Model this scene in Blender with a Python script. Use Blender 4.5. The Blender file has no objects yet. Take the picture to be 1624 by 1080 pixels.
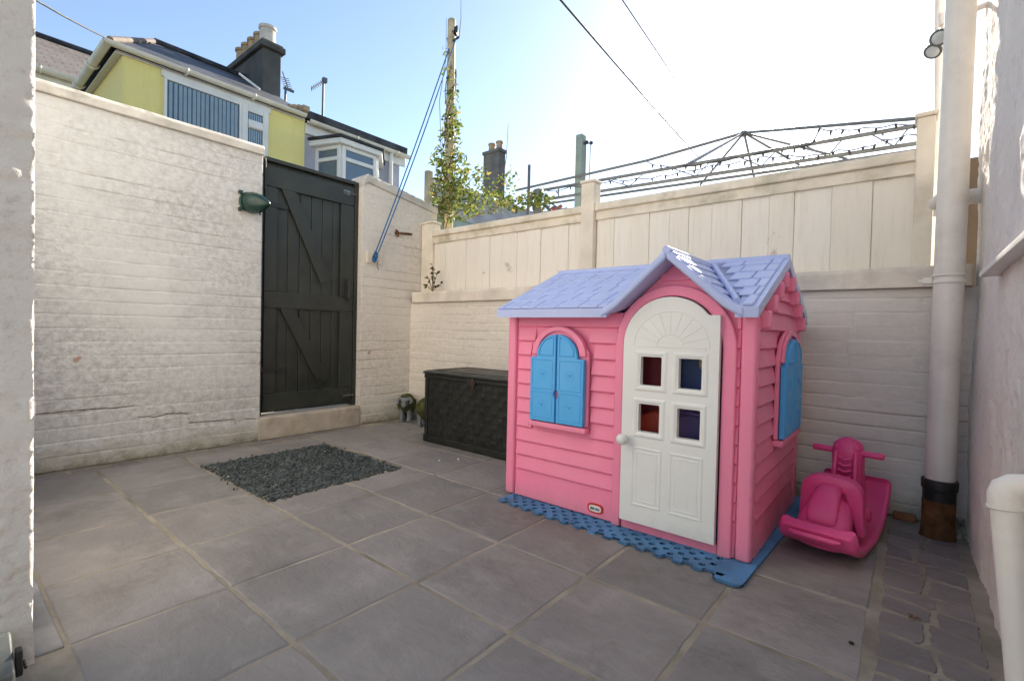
import bpy, bmesh, math, random
import numpy as np
from mathutils import Vector, Matrix, Euler
random.seed(7)
S = bpy.context.scene
C = S.collection
PI = math.pi

# ------------------------------------------------------------------ camera
CAM = Vector((0, 0, .85))
yaw, pit, rol = -0.68510378, -0.01938935, 0.02269302
FPX = 765.73                                     # focal length in photo pixels (1624 wide)
_f = Vector((math.sin(yaw)*math.cos(pit), math.cos(yaw)*math.cos(pit), math.sin(pit)))
_r0 = Vector((math.cos(yaw), -math.sin(yaw), 0)); _u0 = _r0.cross(_f)
_r = _r0*math.cos(rol) + _u0*math.sin(rol); _u = -_r0*math.sin(rol) + _u0*math.cos(rol)
cd = bpy.data.cameras.new('camera'); cam = bpy.data.objects.new('camera', cd); C.objects.link(cam)
cam.matrix_world = Matrix(((_r.x, _u.x, -_f.x, CAM.x), (_r.y, _u.y, -_f.y, CAM.y), (_r.z, _u.z, -_f.z, CAM.z), (0, 0, 0, 1)))
cd.sensor_width = 36; cd.lens = 36*FPX/1624; cd.clip_start = .02; cd.clip_end = 2000
S.camera = cam

# ------------------------------------------------------------------ sky, sun, exposure
SUN_AZ, SUN_EL = math.radians(-9.5), math.radians(30.4)
w = bpy.data.worlds.new('World'); S.world = w; w.use_nodes = True
nt = w.node_tree; bg = nt.nodes['Background']
sky = nt.nodes.new('ShaderNodeTexSky'); sky.sky_type = 'NISHITA'; sky.sun_disc = False
sky.sun_elevation = SUN_EL; sky.sun_rotation = SUN_AZ
sky.air_density = 1.0; sky.dust_density = .35; sky.ozone_density = 1.6; sky.altitude = 20
nt.links.new(sky.outputs[0], bg.inputs[0]); bg.inputs[1].default_value = .10
sd = bpy.data.lights.new('sun', 'SUN'); sun = bpy.data.objects.new('sun', sd); C.objects.link(sun)
sd.energy = 4.9; sd.angle = math.radians(.5); sd.color = (1, .94, .86)
_sv = Vector((math.sin(SUN_AZ)*math.cos(SUN_EL), math.cos(SUN_AZ)*math.cos(SUN_EL), math.sin(SUN_EL)))
sun.rotation_euler = _sv.to_track_quat('Z', 'Y').to_euler(); sun.location = (0, 20, 15)
vs = S.view_settings; vs.view_transform = 'Standard'; vs.look = 'None'; vs.gamma = 1; vs.exposure = 1.43
vs.use_white_balance = True; vs.white_balance_temperature = 6850; vs.white_balance_tint = 10

# ------------------------------------------------------------------ photo measurements -> places
def ray(px, py): return _r*((px-812)/FPX) + _u*((540-py)/FPX) + _f
def RX(px, py, X): d = ray(px, py); return CAM + d*((X-CAM.x)/d.x)
def RY(px, py, Y): d = ray(px, py); return CAM + d*((Y-CAM.y)/d.y)
def RZ(px, py, Z=0.): d = ray(px, py); return CAM + d*((Z-CAM.z)/d.z)

# ------------------------------------------------------------------ numpy noise
_rng = np.random.RandomState(3); _LAT = _rng.rand(256, 256)
def vnoise(x, y, seed=0):
    x = np.asarray(x, float)+seed*17.3; y = np.asarray(y, float)+seed*9.7
    xi = np.floor(x).astype(int); yi = np.floor(y).astype(int); fx = x-xi; fy = y-yi
    fx = fx*fx*(3-2*fx); fy = fy*fy*(3-2*fy)
    g = lambda a, b: _LAT[a % 256, b % 256]
    return (g(xi, yi)*(1-fx)+g(xi+1, yi)*fx)*(1-fy) + (g(xi, yi+1)*(1-fx)+g(xi+1, yi+1)*fx)*fy - .5
def fbm(x, y, oct=4, seed=0):
    s = 0; a = 1
    for i in range(oct):
        s = s + a*vnoise(x*2**i, y*2**i, seed+i); a *= .5
    return s
def sstep(a, b, x):
    t = np.clip((x-a)/(b-a), 0, 1); return t*t*(3-2*t)

# ------------------------------------------------------------------ materials
def srgb(r, g, b):
    f = lambda c: (c/255/12.92) if c/255 <= .04045 else ((c/255+.055)/1.055)**2.4
    return (f(r), f(g), f(b))
class NT:
    def __init__(s, name):
        s.m = bpy.data.materials.new(name); s.m.use_nodes = True; s.t = s.m.node_tree; s.b = s.t.nodes['Principled BSDF']
        s.co = s.t.nodes.new('ShaderNodeTexCoord').outputs['Object']
    def n(s, k, **kw):
        nd = s.t.nodes.new(k)
        for a, v in kw.items(): setattr(nd, a, v)
        return nd
    def l(s, a, b): s.t.links.new(a, b)
    def mapped(s, scale=(1, 1, 1), loc=(0, 0, 0)):
        mp = s.n('ShaderNodeMapping'); s.l(s.co, mp.inputs[0]); mp.inputs['Scale'].default_value = scale; mp.inputs['Location'].default_value = loc
        return mp.outputs[0]
    def noise(s, scale, detail=4, rough=.55, vec=None, dist=0):
        nd = s.n('ShaderNodeTexNoise'); nd.inputs['Scale'].default_value = scale; nd.inputs['Detail'].default_value = detail
        nd.inputs['Roughness'].default_value = rough; nd.inputs['Distortion'].default_value = dist
        s.l(vec if vec else s.co, nd.inputs['Vector']); return nd.outputs['Fac']
    def ramp(s, fac, lo, hi, a=0., b=1.):
        nd = s.n('ShaderNodeMapRange'); nd.inputs[1].default_value = lo; nd.inputs[2].default_value = hi
        nd.inputs[3].default_value = a; nd.inputs[4].default_value = b; s.l(fac, nd.inputs[0]); return nd.outputs[0]
    def math(s, op, a, b=None):
        nd = s.n('ShaderNodeMath', operation=op)
        for i, v in enumerate((a, b)):
            if v is None: continue
            if isinstance(v, (int, float)): nd.inputs[i].default_value = v
            else: s.l(v, nd.inputs[i])
        return nd.outputs[0]
    def mix(s, fac, a, b, mode='MIX'):
        nd = s.n('ShaderNodeMix', data_type='RGBA', blend_type=mode)
        for i, v in ((0, fac), (6, a), (7, b)):
            if isinstance(v, (int, float)): nd.inputs[i].default_value = v
            elif isinstance(v, tuple): nd.inputs[i].default_value = (*v[:3], 1)
            else: s.l(v, nd.inputs[i])
        return nd.outputs[2]
    def sep(s, vec=None):
        nd = s.n('ShaderNodeSeparateXYZ'); s.l(vec if vec else s.co, nd.inputs[0]); return nd.outputs
    def bump(s, h, strength, dist=.01, prev=None):
        nd = s.n('ShaderNodeBump'); nd.inputs['Strength'].default_value = strength; nd.inputs['Distance'].default_value = dist
        s.l(h, nd.inputs['Height'])
        if prev: s.l(prev, nd.inputs['Normal'])
        return nd.outputs[0]
    def done(s, col, rough=.6, normal=None, spec=.5, metal=0):
        if isinstance(col, tuple): s.b.inputs['Base Color'].default_value = (*col[:3], 1)
        else: s.l(col, s.b.inputs['Base Color'])
        if isinstance(rough, (int, float)): s.b.inputs['Roughness'].default_value = rough
        else: s.l(rough, s.b.inputs['Roughness'])
        if normal: s.l(normal, s.b.inputs['Normal'])
        s.b.inputs['Specular IOR Level'].default_value = spec; s.b.inputs['Metallic'].default_value = metal
        return s.m
def plain(name, col, rough=.5, var=.12, scale=9, bump=.15, bscale=90, spec=.5, metal=0, dirt=None, dirt_amt=.5):
    t = NT(name); d = tuple(c*(1-var*2) for c in col); u = tuple(min(1, c*(1+var)) for c in col)
    c = t.mix(t.ramp(t.noise(scale, 5), .3, .7), d, u)
    if dirt: c = t.mix(t.ramp(t.noise(scale*.6, 6, .65), .52, .72, 0, dirt_amt), c, dirt)
    nm = t.bump(t.noise(bscale, 3), bump, .004) if bump else None
    rg = t.ramp(t.noise(scale*2, 3), .3, .7, max(.05, rough-.08), min(1, rough+.1))
    return t.done(c, rg, nm, spec, metal)

def painted_brick(name, base, grey, warm, streaks=.6, crack=False, grey_amt=.6):
    t = NT(name); o = t.sep()
    c = t.mix(t.ramp(t.noise(2.2, 6, .6), .35, .7), base, tuple(b*.9 for b in base))
    c = t.mix(t.ramp(t.noise(3.1, 10, .78, t.mapped((1, 1, 1.15), (3, 1, 0))), .53, .70, 0, grey_amt*.6), c, grey)         # grey weathered patches
    big = t.ramp(t.noise(.75, 3, .5, t.mapped((1, 1, 1.5), (1, 2.3, .4))), .40, .62)
    fine = t.ramp(t.noise(24, 7, .8, t.mapped((1, 1, 1.25))), .42, .62)
    c = t.mix(t.math('MULTIPLY', t.math('MULTIPLY', big, fine), grey_amt), c, tuple(g*.82 for g in grey))
    c = t.mix(t.ramp(t.noise(38, 4, .7), .62, .74, 0, .5), c, grey)                       # specks
    c = t.mix(t.ramp(t.noise(5, 6, .7, t.mapped((1.6, 1.6, 9))), .58, .78, 0, streaks), c, warm)   # flaking along the courses
    hz = t.ramp(t.math('ADD', o['Z'], t.ramp(t.noise(6, 6, .7), 0, 1, -.16, .16)), .03, .14, 1, 0)
    c = t.mix(t.math('MULTIPLY', hz, .5), c, (.30, .26, .16))                             # grime splashed on the foot
    mo = t.ramp(t.math('ADD', o['Z'], t.ramp(t.noise(11, 5, .8), 0, 1, -.16, .16)), -.03, .06, 1, 0)
    c = t.mix(t.math('MULTIPLY', mo, .7), c, (.09, .11, .045))
    c = t.mix(t.ramp(t.noise(3.3, 3, .5, t.mapped((1, 1, 1), (9, 4, 2))), .735, .75, 0, .8), c, (.42, .24, .15))      # chips showing brick
    at = t.n('ShaderNodeAttribute', attribute_name='tone').outputs['Fac']
    c = t.mix(t.ramp(at, .08, .75, 0, .55), c, (.25, .195, .125)); c = t.mix(t.ramp(at, .85, 1.1, 0, .9), c, (.035, .03, .025))
    if False:
        wob = t.ramp(t.noise(2.6, 5, .6, t.mapped((0, 1, 0))), 0, 1, -.13, .13)
        d = t.math('ABSOLUTE', t.math('SUBTRACT', t.math('SUBTRACT', o['Z'], .325), wob))
        wd = t.ramp(t.noise(9, 3, .6, t.mapped((0, 1, 0), (0, 5, 0))), .38, .62, .0, .0065)
        k = t.math('LESS_THAN', d, wd)
        c = t.mix(t.math('MULTIPLY', k, .85), c, (.04, .035, .03))
    n1 = t.bump(t.noise(70, 5, .65), .22, .004)
    return t.done(c, .75, n1, .3)

def rough_render(name, base, dark):
    t = NT(name)
    c = t.mix(t.ramp(t.noise(3, 6, .6), .3, .7), base, tuple(b*.87 for b in base))
    c = t.mix(t.ramp(t.noise(26, 5, .7), .56, .72, 0, .55), c, dark)
    c = t.mix(t.ramp(t.noise(4, 4, .6, t.mapped((2, 2, .6))), .6, .8, 0, .4), c, tuple(.5*(a+b) for a, b in zip(base, dark)))
    n1 = t.bump(t.noise(70, 6, .7), .55, .008)
    n2 = t.bump(t.noise(22, 4, .6), .4, .02, n1)
    return t.done(c, .9, n2, .2)

def slab_stone(name, a, b, attr=True):
    t = NT(name)
    at = t.n('ShaderNodeAttribute', attribute_name='tone').outputs['Fac']
    c = t.mix(at, a, b)
    c = t.mix(t.ramp(t.noise(1.3, 6, .6, t.mapped((1, 1.6, 1))), .42, .66, 0, .55), c, tuple(x*.66 for x in a))
    c = t.mix(t.ramp(t.noise(6, 6, .65), .5, .75, 0, .4), c, tuple(x*1.35 for x in b))
    c = t.mix(t.ramp(t.noise(2.1, 5, .6, t.mapped((1, 1, 1), (4, 7, 0))), .55, .75, 0, .3), c, (.21, .165, .13))
    c = t.mix(t.ramp(t.noise(60, 3, .6), .66, .74, 0, .25), c, (.32, .30, .27))
    c = t.mix(t.ramp(t.noise(2.6, 9, .74, t.mapped((1, 1, 1), (2, 9, 0))), .54, .66, 0, .42), c, (.115, .105, .088))
    c = t.mix(t.ramp(t.noise(95, 4, .7), .66, .72, 0, .5), c, (.07, .065, .055))
    c = t.mix(t.ramp(t.noise(9, 8, .75, t.mapped((1, 1, 1), (8, 3, 0))), .62, .70, 0, .3), c, (.40, .36, .31))
    v = t.noise(4, 9, .66, t.mapped((1, 1.7, 1)), .35)
    nr = t.bump(v, .85, .016); nr = t.bump(t.noise(55, 5, .6), .3, .004, nr)
    return t.done(c, t.ramp(t.noise(4, 4), .3, .7, .48, .72), nr, .35)

MAT = {}
MAT['mortar'] = plain('mortar', (.36, .315, .245), .9, .2, 5, .5, 120, .2, dirt=(.15, .15, .095), dirt_amt=.85)
MAT['slab'] = slab_stone('riven_slab', (.235, .221, .203), (.332, .300, .272))
MAT['crazy'] = slab_stone('crazy_stone', (.20, .18, .168), (.28, .245, .222))
MAT['ground'] = plain('lane_tarmac', (.09, .088, .085), .9, .2, 3, .4, 60)
MAT['concrete'] = plain('concrete', (.34, .33, .31), .9, .18, 7, .5, 60, .2, dirt=(.16, .155, .14))
MAT['step'] = plain('painted_step', (.50, .44, .36), .8, .14, 6, .4, 60, .3, dirt=(.30, .23, .15), dirt_amt=.6)
MAT['wall_left'] = painted_brick('white_painted_brick', (.70, .695, .665), (.355, .35, .33), (.46, .37, .26), .65, True, .66)
MAT['wall_short'] = painted_brick('pale_painted_brick', (.80, .745, .66), (.45, .41, .34), (.48, .38, .26), .6, False, .45)
MAT['wall_back'] = painted_brick('cream_painted_brick', (.87, .79, .69), (.52, .46, .36), (.56, .44, .31), .5, False, .3)
MAT['coping'] = plain('coping_render', (.66, .62, .55), .85, .12, 5, .5, 50, .3, dirt=(.27, .255, .22), dirt_amt=.75)
MAT['coping_cream'] = plain('cream_coping', (.83, .74, .62), .8, .1, 5, .4, 50, .3, dirt=(.48, .36, .24), dirt_amt=.55)
MAT['render_white'] = rough_render('rough_white_render', (.76, .73, .68), (.42, .38, .32))
MAT['render_lilac'] = rough_render('rough_grey_render', (.82, .765, .71), (.46, .41, .37))
MAT['gate'] = plain('black_green_gate_paint', (.032, .037, .030), .42, .15, 6, .2, 60, .45, dirt=(.045, .048, .038), dirt_amt=.5)
MAT['iron'] = plain('black_iron', (.02, .02, .02), .5, .2, 20, .3, 80)
MAT['bright_metal'] = plain('worn_steel', (.26, .25, .24), .35, .15, 30, .2, 90, metal=.9)
MAT['rust'] = plain('rusty_iron', (.17, .075, .03), .9, .35, 18, .8, 60, .2, dirt=(.03, .025, .022), dirt_amt=.85)
MAT['tar'] = plain('tarred_iron', (.022, .021, .02), .5, .3, 22, .8, 50, .4, dirt=(.13, .06, .03), dirt_amt=.7)
def boards_mat():
    t = NT('cream_painted_boards')
    at = t.n('ShaderNodeAttribute', attribute_name='tone').outputs['Fac']
    c = t.mix(at, (.86, .78, .66), (.89, .82, .71))
    c = t.mix(t.ramp(t.noise(5, 5, .65, t.mapped((9, 9, .7))), .5, .8, 0, .45), c, (.66, .56, .41))
    c = t.mix(t.ramp(t.noise(17, 5, .7, t.mapped((3, 3, .5))), .6, .8, 0, .5), c, (.90, .85, .76))
    c = t.mix(t.ramp(t.noise(7, 4), .68, .74, 0, .5), c, (.30, .25, .17))
    nb = t.bump(t.noise(30, 5, .6, t.mapped((4, 4, .35))), .4, .006)
    return t.done(c, .65, nb, .35)
MAT['boards'] = boards_mat()
MAT['fence_rail'] = plain('cream_rail_with_moss', (.82, .73, .59), .75, .1, 6, .4, 50, .3, dirt=(.36, .32, .17), dirt_amt=.8)
MAT['fence_post'] = plain('cream_post', (.84, .75, .61), .7, .08, 6, .3, 50, .3, dirt=(.45, .37, .25), dirt_amt=.5)
def toy(name, col, rough=.42, sub=.12):
    t = NT(name)
    c = t.mix(t.ramp(t.noise(3, 5, .6), .3, .75), col, tuple(x*.9+.018 for x in col))
    c = t.mix(t.ramp(t.noise(14, 6, .7), .6, .8, 0, .22), c, tuple(x*.55+.10 for x in col))
    o = t.sep()
    c = t.mix(t.ramp(t.noise(2.2, 4, .6, t.mapped((1, 1, .5), (5, 2, 1))), .45, .75, 0, .16), c, tuple(min(1, x*.8+.17) for x in col))
    c = t.mix(t.ramp(t.noise(21, 5, .7, t.mapped((2.5, 2.5, .35))), .62, .82, 0, .28), c, (.30, .24, .19))
    spl = t.ramp(t.math('ADD', o['Z'], t.ramp(t.noise(12, 6, .75), 0, 1, -.12, .12)), .0, .10, 1, 0)
    c = t.mix(t.math('MULTIPLY', spl, .30), c, (.26, .21, .16))
    nb = t.bump(t.noise(160, 2), .1, .002); nb = t.bump(t.noise(7, 2), .12, .02, nb)
    m = t.done(c, t.ramp(t.noise(9, 4), .3, .7, rough-.07, rough+.12), nb, .45)
    return m
MAT['pink'] = toy('pink_plastic', (.93, .23, .375))
MAT['pink_trim'] = toy('pink_trim_plastic', (.94, .25, .395))
MAT['hot_pink'] = toy('magenta_plastic', (.88, .07, .26), .36)
MAT['lilac'] = toy('lilac_plastic', (.47, .54, .83), .33)
MAT['toy_white'] = toy('white_plastic', (.85, .84, .79))
MAT['toy_blue'] = toy('blue_plastic', (.05, .40, .80))
MAT['mat_blue'] = plain('blue_foam', (.10, .265, .49), .8, .16, 9, .4, 140, .3, dirt=(.12, .17, .22), dirt_amt=.5)
MAT['resin'] = plain('dark_resin_weave', (.018, .020, .017), .5, .25, 14, .3, 60, .4)
MAT['resin_lid'] = plain('dark_resin_lid', (.030, .031, .027), .42, .2, 8, .2, 80, .45)
MAT['pvc'] = plain('white_pvc', (.85, .78, .69), .4, .06, 5, .1, 60, .5, dirt=(.50, .43, .35), dirt_amt=.55)
MAT['pvc_grey'] = plain('grey_pvc', (.11, .12, .11), .5, .1, 8, .2, 60)
def masonry(name, col, dirt):
    t = NT(name)
    c = t.mix(t.ramp(t.noise(.8, 6, .6), .35, .7), col, tuple(x*.86 for x in col))
    c = t.mix(t.ramp(t.noise(4, 6, .7, t.mapped((2.2, 2.2, .18))), .52, .8, 0, .5), c, dirt)
    c = t.mix(t.ramp(t.noise(9, 8, .75), .58, .74, 0, .3), c, dirt)
    return t.done(c, .9, t.bump(t.noise(28, 6, .7), .5, .02), .2)
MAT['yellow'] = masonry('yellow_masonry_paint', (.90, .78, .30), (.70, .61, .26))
MAT['yellow_side_lit'] = masonry('yellow_masonry_paint_lit', (.96, .79, .33), (.80, .66, .32))  # lighter copy of the yellow: light on the side wall put into its colour
MAT['lavender'] = masonry('lavender_masonry_paint', (.46, .46, .52), (.32, .31, .33))
MAT['white_gloss'] = plain('white_gloss', (.78, .76, .71), .4, .05, 4, .05, 40)
MAT['cream_gutter'] = plain('cream_gutter', (.80, .75, .62), .4, .07, 4, .05, 40)
def slates(name, a, b, sc):
    t = NT(name); br = t.n('ShaderNodeTexBrick'); uv = t.n('ShaderNodeUVMap').outputs[0]; t.l(uv, br.inputs['Vector'])
    br.inputs['Scale'].default_value = sc; br.inputs['Color1'].default_value = (*a, 1); br.inputs['Color2'].default_value = (*b, 1)
    br.inputs['Mortar'].default_value = (*[x*.25 for x in a], 1); br.inputs['Mortar Size'].default_value = .018; br.inputs['Brick Width'].default_value = .5; br.inputs['Row Height'].default_value = .35
    c = t.mix(t.ramp(t.noise(3, 5), .4, .7, 0, .5), br.outputs['Color'], tuple(x*1.4 for x in b))
    return t.done(c, .6, t.bump(br.outputs['Fac'], -.6, .02), .4)
MAT['slate_dark'] = slates('dark_slate', (.045, .048, .056), (.075, .078, .088), 3)
MAT['slate_brown'] = slates('weathered_slate', (.14, .115, .095), (.20, .165, .135), 3)
MAT['slate_brown_tile'] = plain('brown_hip_tile', (.16, .125, .10), .8, .2, 6, .3, 40)
MAT['chimney'] = plain('dark_rendered_stack', (.10, .10, .095), .9, .2, 3, .4, 20, .2, dirt=(.10, .095, .08))
MAT['chimney_far'] = plain('grey_rendered_stack', (.15, .145, .135), .9, .2, 3, .4, 20, .2)
MAT['terracotta'] = plain('buff_clay_pot', (.46, .33, .20), .8, .15, 8, .3, 40, .2, dirt=(.25, .20, .14))
MAT['white_pot'] = plain('white_clay_pot', (.66, .58, .50), .8, .12, 8, .3, 40, .2, dirt=(.4, .33, .27))
def glass():
    t = NT('window_glass'); return t.done((.10, .15, .20), .06, None, .9)
MAT['glass'] = glass()
def clear_glass():
    t = NT('clear_window_glass'); tr = t.n('ShaderNodeBsdfTransparent'); gl_ = t.n('ShaderNodeBsdfGlossy'); gl_.inputs['Roughness'].default_value = .03
    fr_ = t.n('ShaderNodeFresnel'); fr_.inputs[0].default_value = 1.5; mx = t.n('ShaderNodeMixShader'); nb = t.bump(t.noise(1.2, 2), .12, .03); t.l(nb, gl_.inputs['Normal']); tr.inputs[0].default_value = (.86, .92, .95, 1)
    t.l(fr_.outputs[0], mx.inputs[0]); t.l(tr.outputs[0], mx.inputs[1]); t.l(gl_.outputs[0], mx.inputs[2]); t.l(mx.outputs[0], t.t.nodes['Material Output'].inputs[0]); return t.m
MAT['clear_glass'] = clear_glass()
MAT['blind'] = plain('vertical_blind', (.80, .82, .84), .7, .06, 6, .05, 40)
MAT['blind_dark'] = plain('blind_shade_glass', (.10, .15, .21), .15, .1, 6, 0)
MAT['timber'] = plain('weathered_pole', (.52, .44, .28), .8, .2, 6, .4, 50, .3, dirt=(.22, .19, .12))
MAT['grey_green'] = plain('grey_green_paint', (.22, .29, .27), .6, .1, 5, .2, 40)
MAT['green_shed'] = plain('green_shed_paint', (.26, .36, .33), .7, .12, 5, .2, 40)
MAT['tin'] = plain('pale_corrugated_sheet', (.55, .60, .68), .35, .12, 4, .1, 40, .5)
MAT['gazebo'] = plain('dark_gazebo_steel', (.12, .13, .135), .45, .15, 12, .1, 60)
MAT['cable'] = plain('black_cable', (.02, .02, .022), .6, .1, 9, 0)
MAT['rope'] = plain('blue_rope', (.02, .16, .36), .8, .3, 60, .4, 200)
MAT['lamp_green'] = plain('dark_green_plastic', (.012, .045, .036), .3, .15, 9, .05, 60, .5)
MAT['lens'] = plain('lamp_lens', (.55, .58, .58), .2, .05, 9, 0)
MAT['moss'] = plain('mossy_wool', (.095, .10, .04), .95, .3, 30, .8, 70, .1, dirt=(.05, .055, .03))
MAT['stone_face'] = plain('grey_cast_stone', (.21, .225, .24), .85, .15, 20, .4, 80, .2)
MAT['concrete_lump'] = plain('mossy_mortar', (.34, .31, .24), .95, .3, 22, .9, 50, .1, dirt=(.10, .115, .05), dirt_amt=.8)
MAT['brick_red'] = plain('bare_brick', (.34, .15, .075), .9, .2, 25, .5, 60, .1)
MAT['toy_red'] = toy('dark_red_plastic', (.26, .022, .035))
MAT['toy_orange'] = toy('orange_red_plastic', (.42, .045, .018))
MAT['toy_navy'] = toy('royal_blue_plastic', (.022, .075, .27))
MAT['toy_purple'] = toy('purple_plastic', (.085, .055, .18))
MAT['toy_cream'] = toy('cream_plastic', (.85, .66, .48))
MAT['logo_red'] = plain('logo_red', (.62, .03, .02), .4, .03, 5, 0)
MAT['logo_white'] = plain('logo_white', (.80, .80, .76), .4, .03, 5, 0)
MAT['logo_ink'] = plain('logo_ink', (.02, .02, .03), .5, .03, 5, 0)
MAT['stem'] = plain('plant_stem', (.16, .12, .06), .8, .2, 20, .2, 60)
MAT['dark_brown'] = plain('dark_brown_filler', (.08, .055, .035), .8, .2, 6, .3, 50)
MAT['dead_leaf'] = plain('dead_leaf', (.20, .09, .04), .8, .3, 40, .3, 90)
def leafmat(name, a, b, c3):
    t = NT(name); at = t.n('ShaderNodeAttribute', attribute_name='tone').outputs['Fac']
    c = t.mix(t.ramp(at, 0, .8), a, b); c = t.mix(t.ramp(at, .84, 1.0), c, c3)
    m = t.done(c, .45, None, .4)
    tr = t.n('ShaderNodeBsdfTranslucent'); t.l(c, tr.inputs[0]); mx = t.n('ShaderNodeMixShader'); mx.inputs[0].default_value = .55
    t.l(t.b.outputs[0], mx.inputs[1]); t.l(tr.outputs[0], mx.inputs[2]); t.l(mx.outputs[0], t.t.nodes['Material Output'].inputs[0]); return m
MAT['leaf'] = leafmat('climber_leaf', (.07, .115, .028), (.21, .24, .05), (.40, .27, .08))
MAT['leaf_weed'] = leafmat('weed_leaf', (.05, .055, .022), (.11, .10, .045), (.14, .06, .04))
def gravelmat():
    t = NT('slate_chippings'); at = t.n('ShaderNodeAttribute', attribute_name='tone').outputs['Fac']
    c = t.mix(t.ramp(at, 0, .97), (.032, .040, .038), (.115, .135, .130)); c = t.mix(t.ramp(at, .985, .99), c, (.6, .58, .54))
    return t.done(c, .6, None, .4)
MAT['gravel'] = gravelmat()

# ------------------------------------------------------------------ mesh builder
class MB:
    def __init__(s): s.v = []; s.f = []; s.tone = []; s.uv = None
    def add(s, vs, fs, tone=None):
        o = len(s.v); s.v += [Vector(p) for p in vs]; s.f += [tuple(i+o for i in f) for f in fs]
        if tone is not None:
            while len(s.tone) < o: s.tone.append(.5)
            s.tone += [tone]*len(vs)
        return s
    def box(s, a, b, tone=None, M=None):
        x0, y0, z0 = a; x1, y1, z1 = b
        vs = [Vector(p) for p in ((x0, y0, z0), (x1, y0, z0), (x1, y1, z0), (x0, y1, z0), (x0, y0, z1), (x1, y0, z1), (x1, y1, z1), (x0, y1, z1))]
        if M: vs = [M @ p for p in vs]
        return s.add(vs, [(0, 3, 2, 1), (4, 5, 6, 7), (0, 1, 5, 4), (1, 2, 6, 5), (2, 3, 7, 6), (3, 0, 4, 7)], tone)
    def bar(s, p, q, wd, th, up=Vector((0, 0, 1)), tone=None):
        p = Vector(p); q = Vector(q); d = (q-p).normalized(); side = d.cross(Vector(up))
        if side.length < 1e-4: side = d.cross(Vector((1, 0, 0)))
        side.normalize(); n = side.cross(d)
        a, b = side*wd/2, n*th/2
        vs = [p-a-b, p+a-b, p+a+b, p-a+b, q-a-b, q+a-b, q+a+b, q-a+b]
        return s.add(vs, [(0, 3, 2, 1), (4, 5, 6, 7), (0, 1, 5, 4), (1, 2, 6, 5), (2, 3, 7, 6), (3, 0, 4, 7)], tone)
    def tube(s, pts, r, n=8, caps=True, tone=None):
        pts = [Vector(p) for p in pts]; rs = r if isinstance(r, (list, tuple)) else [r]*len(pts)
        vs = []; fs = []; prev = None
        for i, p in enumerate(pts):
            d = (pts[min(i+1, len(pts)-1)]-pts[max(i-1, 0)])
            d = d.normalized() if d.length > 1e-9 else Vector((0, 0, 1))
            if prev is None:
                a = d.orthogonal().normalized()
            else:
                a = prev - d*prev.dot(d); a = a.normalized() if a.length > 1e-6 else d.orthogonal().normalized()
            prev = a; b = d.cross(a)
            for k in range(n):
                t = 2*PI*k/n; vs.append(p+(a*math.cos(t)+b*math.sin(t))*rs[i])
        for i in range(len(pts)-1):
            for k in range(n): fs.append((i*n+k, i*n+(k+1) % n, (i+1)*n+(k+1) % n, (i+1)*n+k))
        if caps: fs.append(tuple(reversed(range(n)))); fs.append(tuple((len(pts)-1)*n+k for k in range(n)))
        return s.add(vs, fs, tone)
    def lathe(s, c, prof, n=24, axis=Vector((0, 0, 1)), tone=None):
        c = Vector(c); ax = Vector(axis).normalized(); a = ax.orthogonal().normalized(); b = ax.cross(a); vs = []; fs = []
        for r, h in prof:
            for k in range(n):
                t = 2*PI*k/n; vs.append(c+ax*h+(a*math.cos(t)+b*math.sin(t))*r)
        for i in range(len(prof)-1):
            for k in range(n): fs.append((i*n+k, i*n+(k+1) % n, (i+1)*n+(k+1) % n, (i+1)*n+k))
        fs.append(tuple(reversed(range(n)))); fs.append(tuple((len(prof)-1)*n+k for k in range(n)))
        return s.add(vs, fs, tone)
    def prism(s, poly, vec, tone=None):                 # closed polygon (3-D points) pushed along vec
        poly = [Vector(p) for p in poly]; v = Vector(vec); n = len(poly)
        vs = poly+[p+v for p in poly]
        fs = [tuple(range(n)), tuple(reversed(range(n, 2*n)))]+[(i, i+n, (i+1) % n+n, (i+1) % n) for i in range(n)]
        return s.add(vs, fs, tone)
    def ball(s, c, r, seg=16, ring=10, sc=(1, 1, 1), R=None, tone=None):
        vs = []; fs = []
        for i in range(1, ring):
            th = PI*i/ring
            for k in range(seg):
                ph = 2*PI*k/seg; p = Vector((math.sin(th)*math.cos(ph)*sc[0], math.sin(th)*math.sin(ph)*sc[1], math.cos(th)*sc[2]))*r
                vs.append(Vector(c)+(R @ p if R else p))
        top = Vector((0, 0, sc[2]*r)); 
        vs.append(Vector(c)+(R @ top if R else top)); vs.append(Vector(c)-(R @ top if R else top))
        for i in range(ring-2):
            for k in range(seg): fs.append((i*seg+k, (i+1)*seg+k, (i+1)*seg+(k+1) % seg, i*seg+(k+1) % seg))
        nT = (ring-1)*seg
        for k in range(seg): fs.append((nT, k, (k+1) % seg)); fs.append((nT+1, (ring-2)*seg+(k+1) % seg, (ring-2)*seg+k))
        return s.add(vs, fs, tone)
def tag(o, label=None, cat=None, group=None, kind=None):
    for k, v in (('label', label), ('category', cat), ('group', group), ('kind', kind)):
        if v: o[k] = v
    return o
def thing(name, loc, label, cat, group=None):
    o = bpy.data.objects.new(name, None); C.objects.link(o); o.location = loc; o.empty_display_size = .1
    return tag(o, label, cat, group)
def rootloc(o):
    v = Vector((0, 0, 0))
    while o is not None: v = v+Vector(o.location); o = o.parent
    return v
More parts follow.
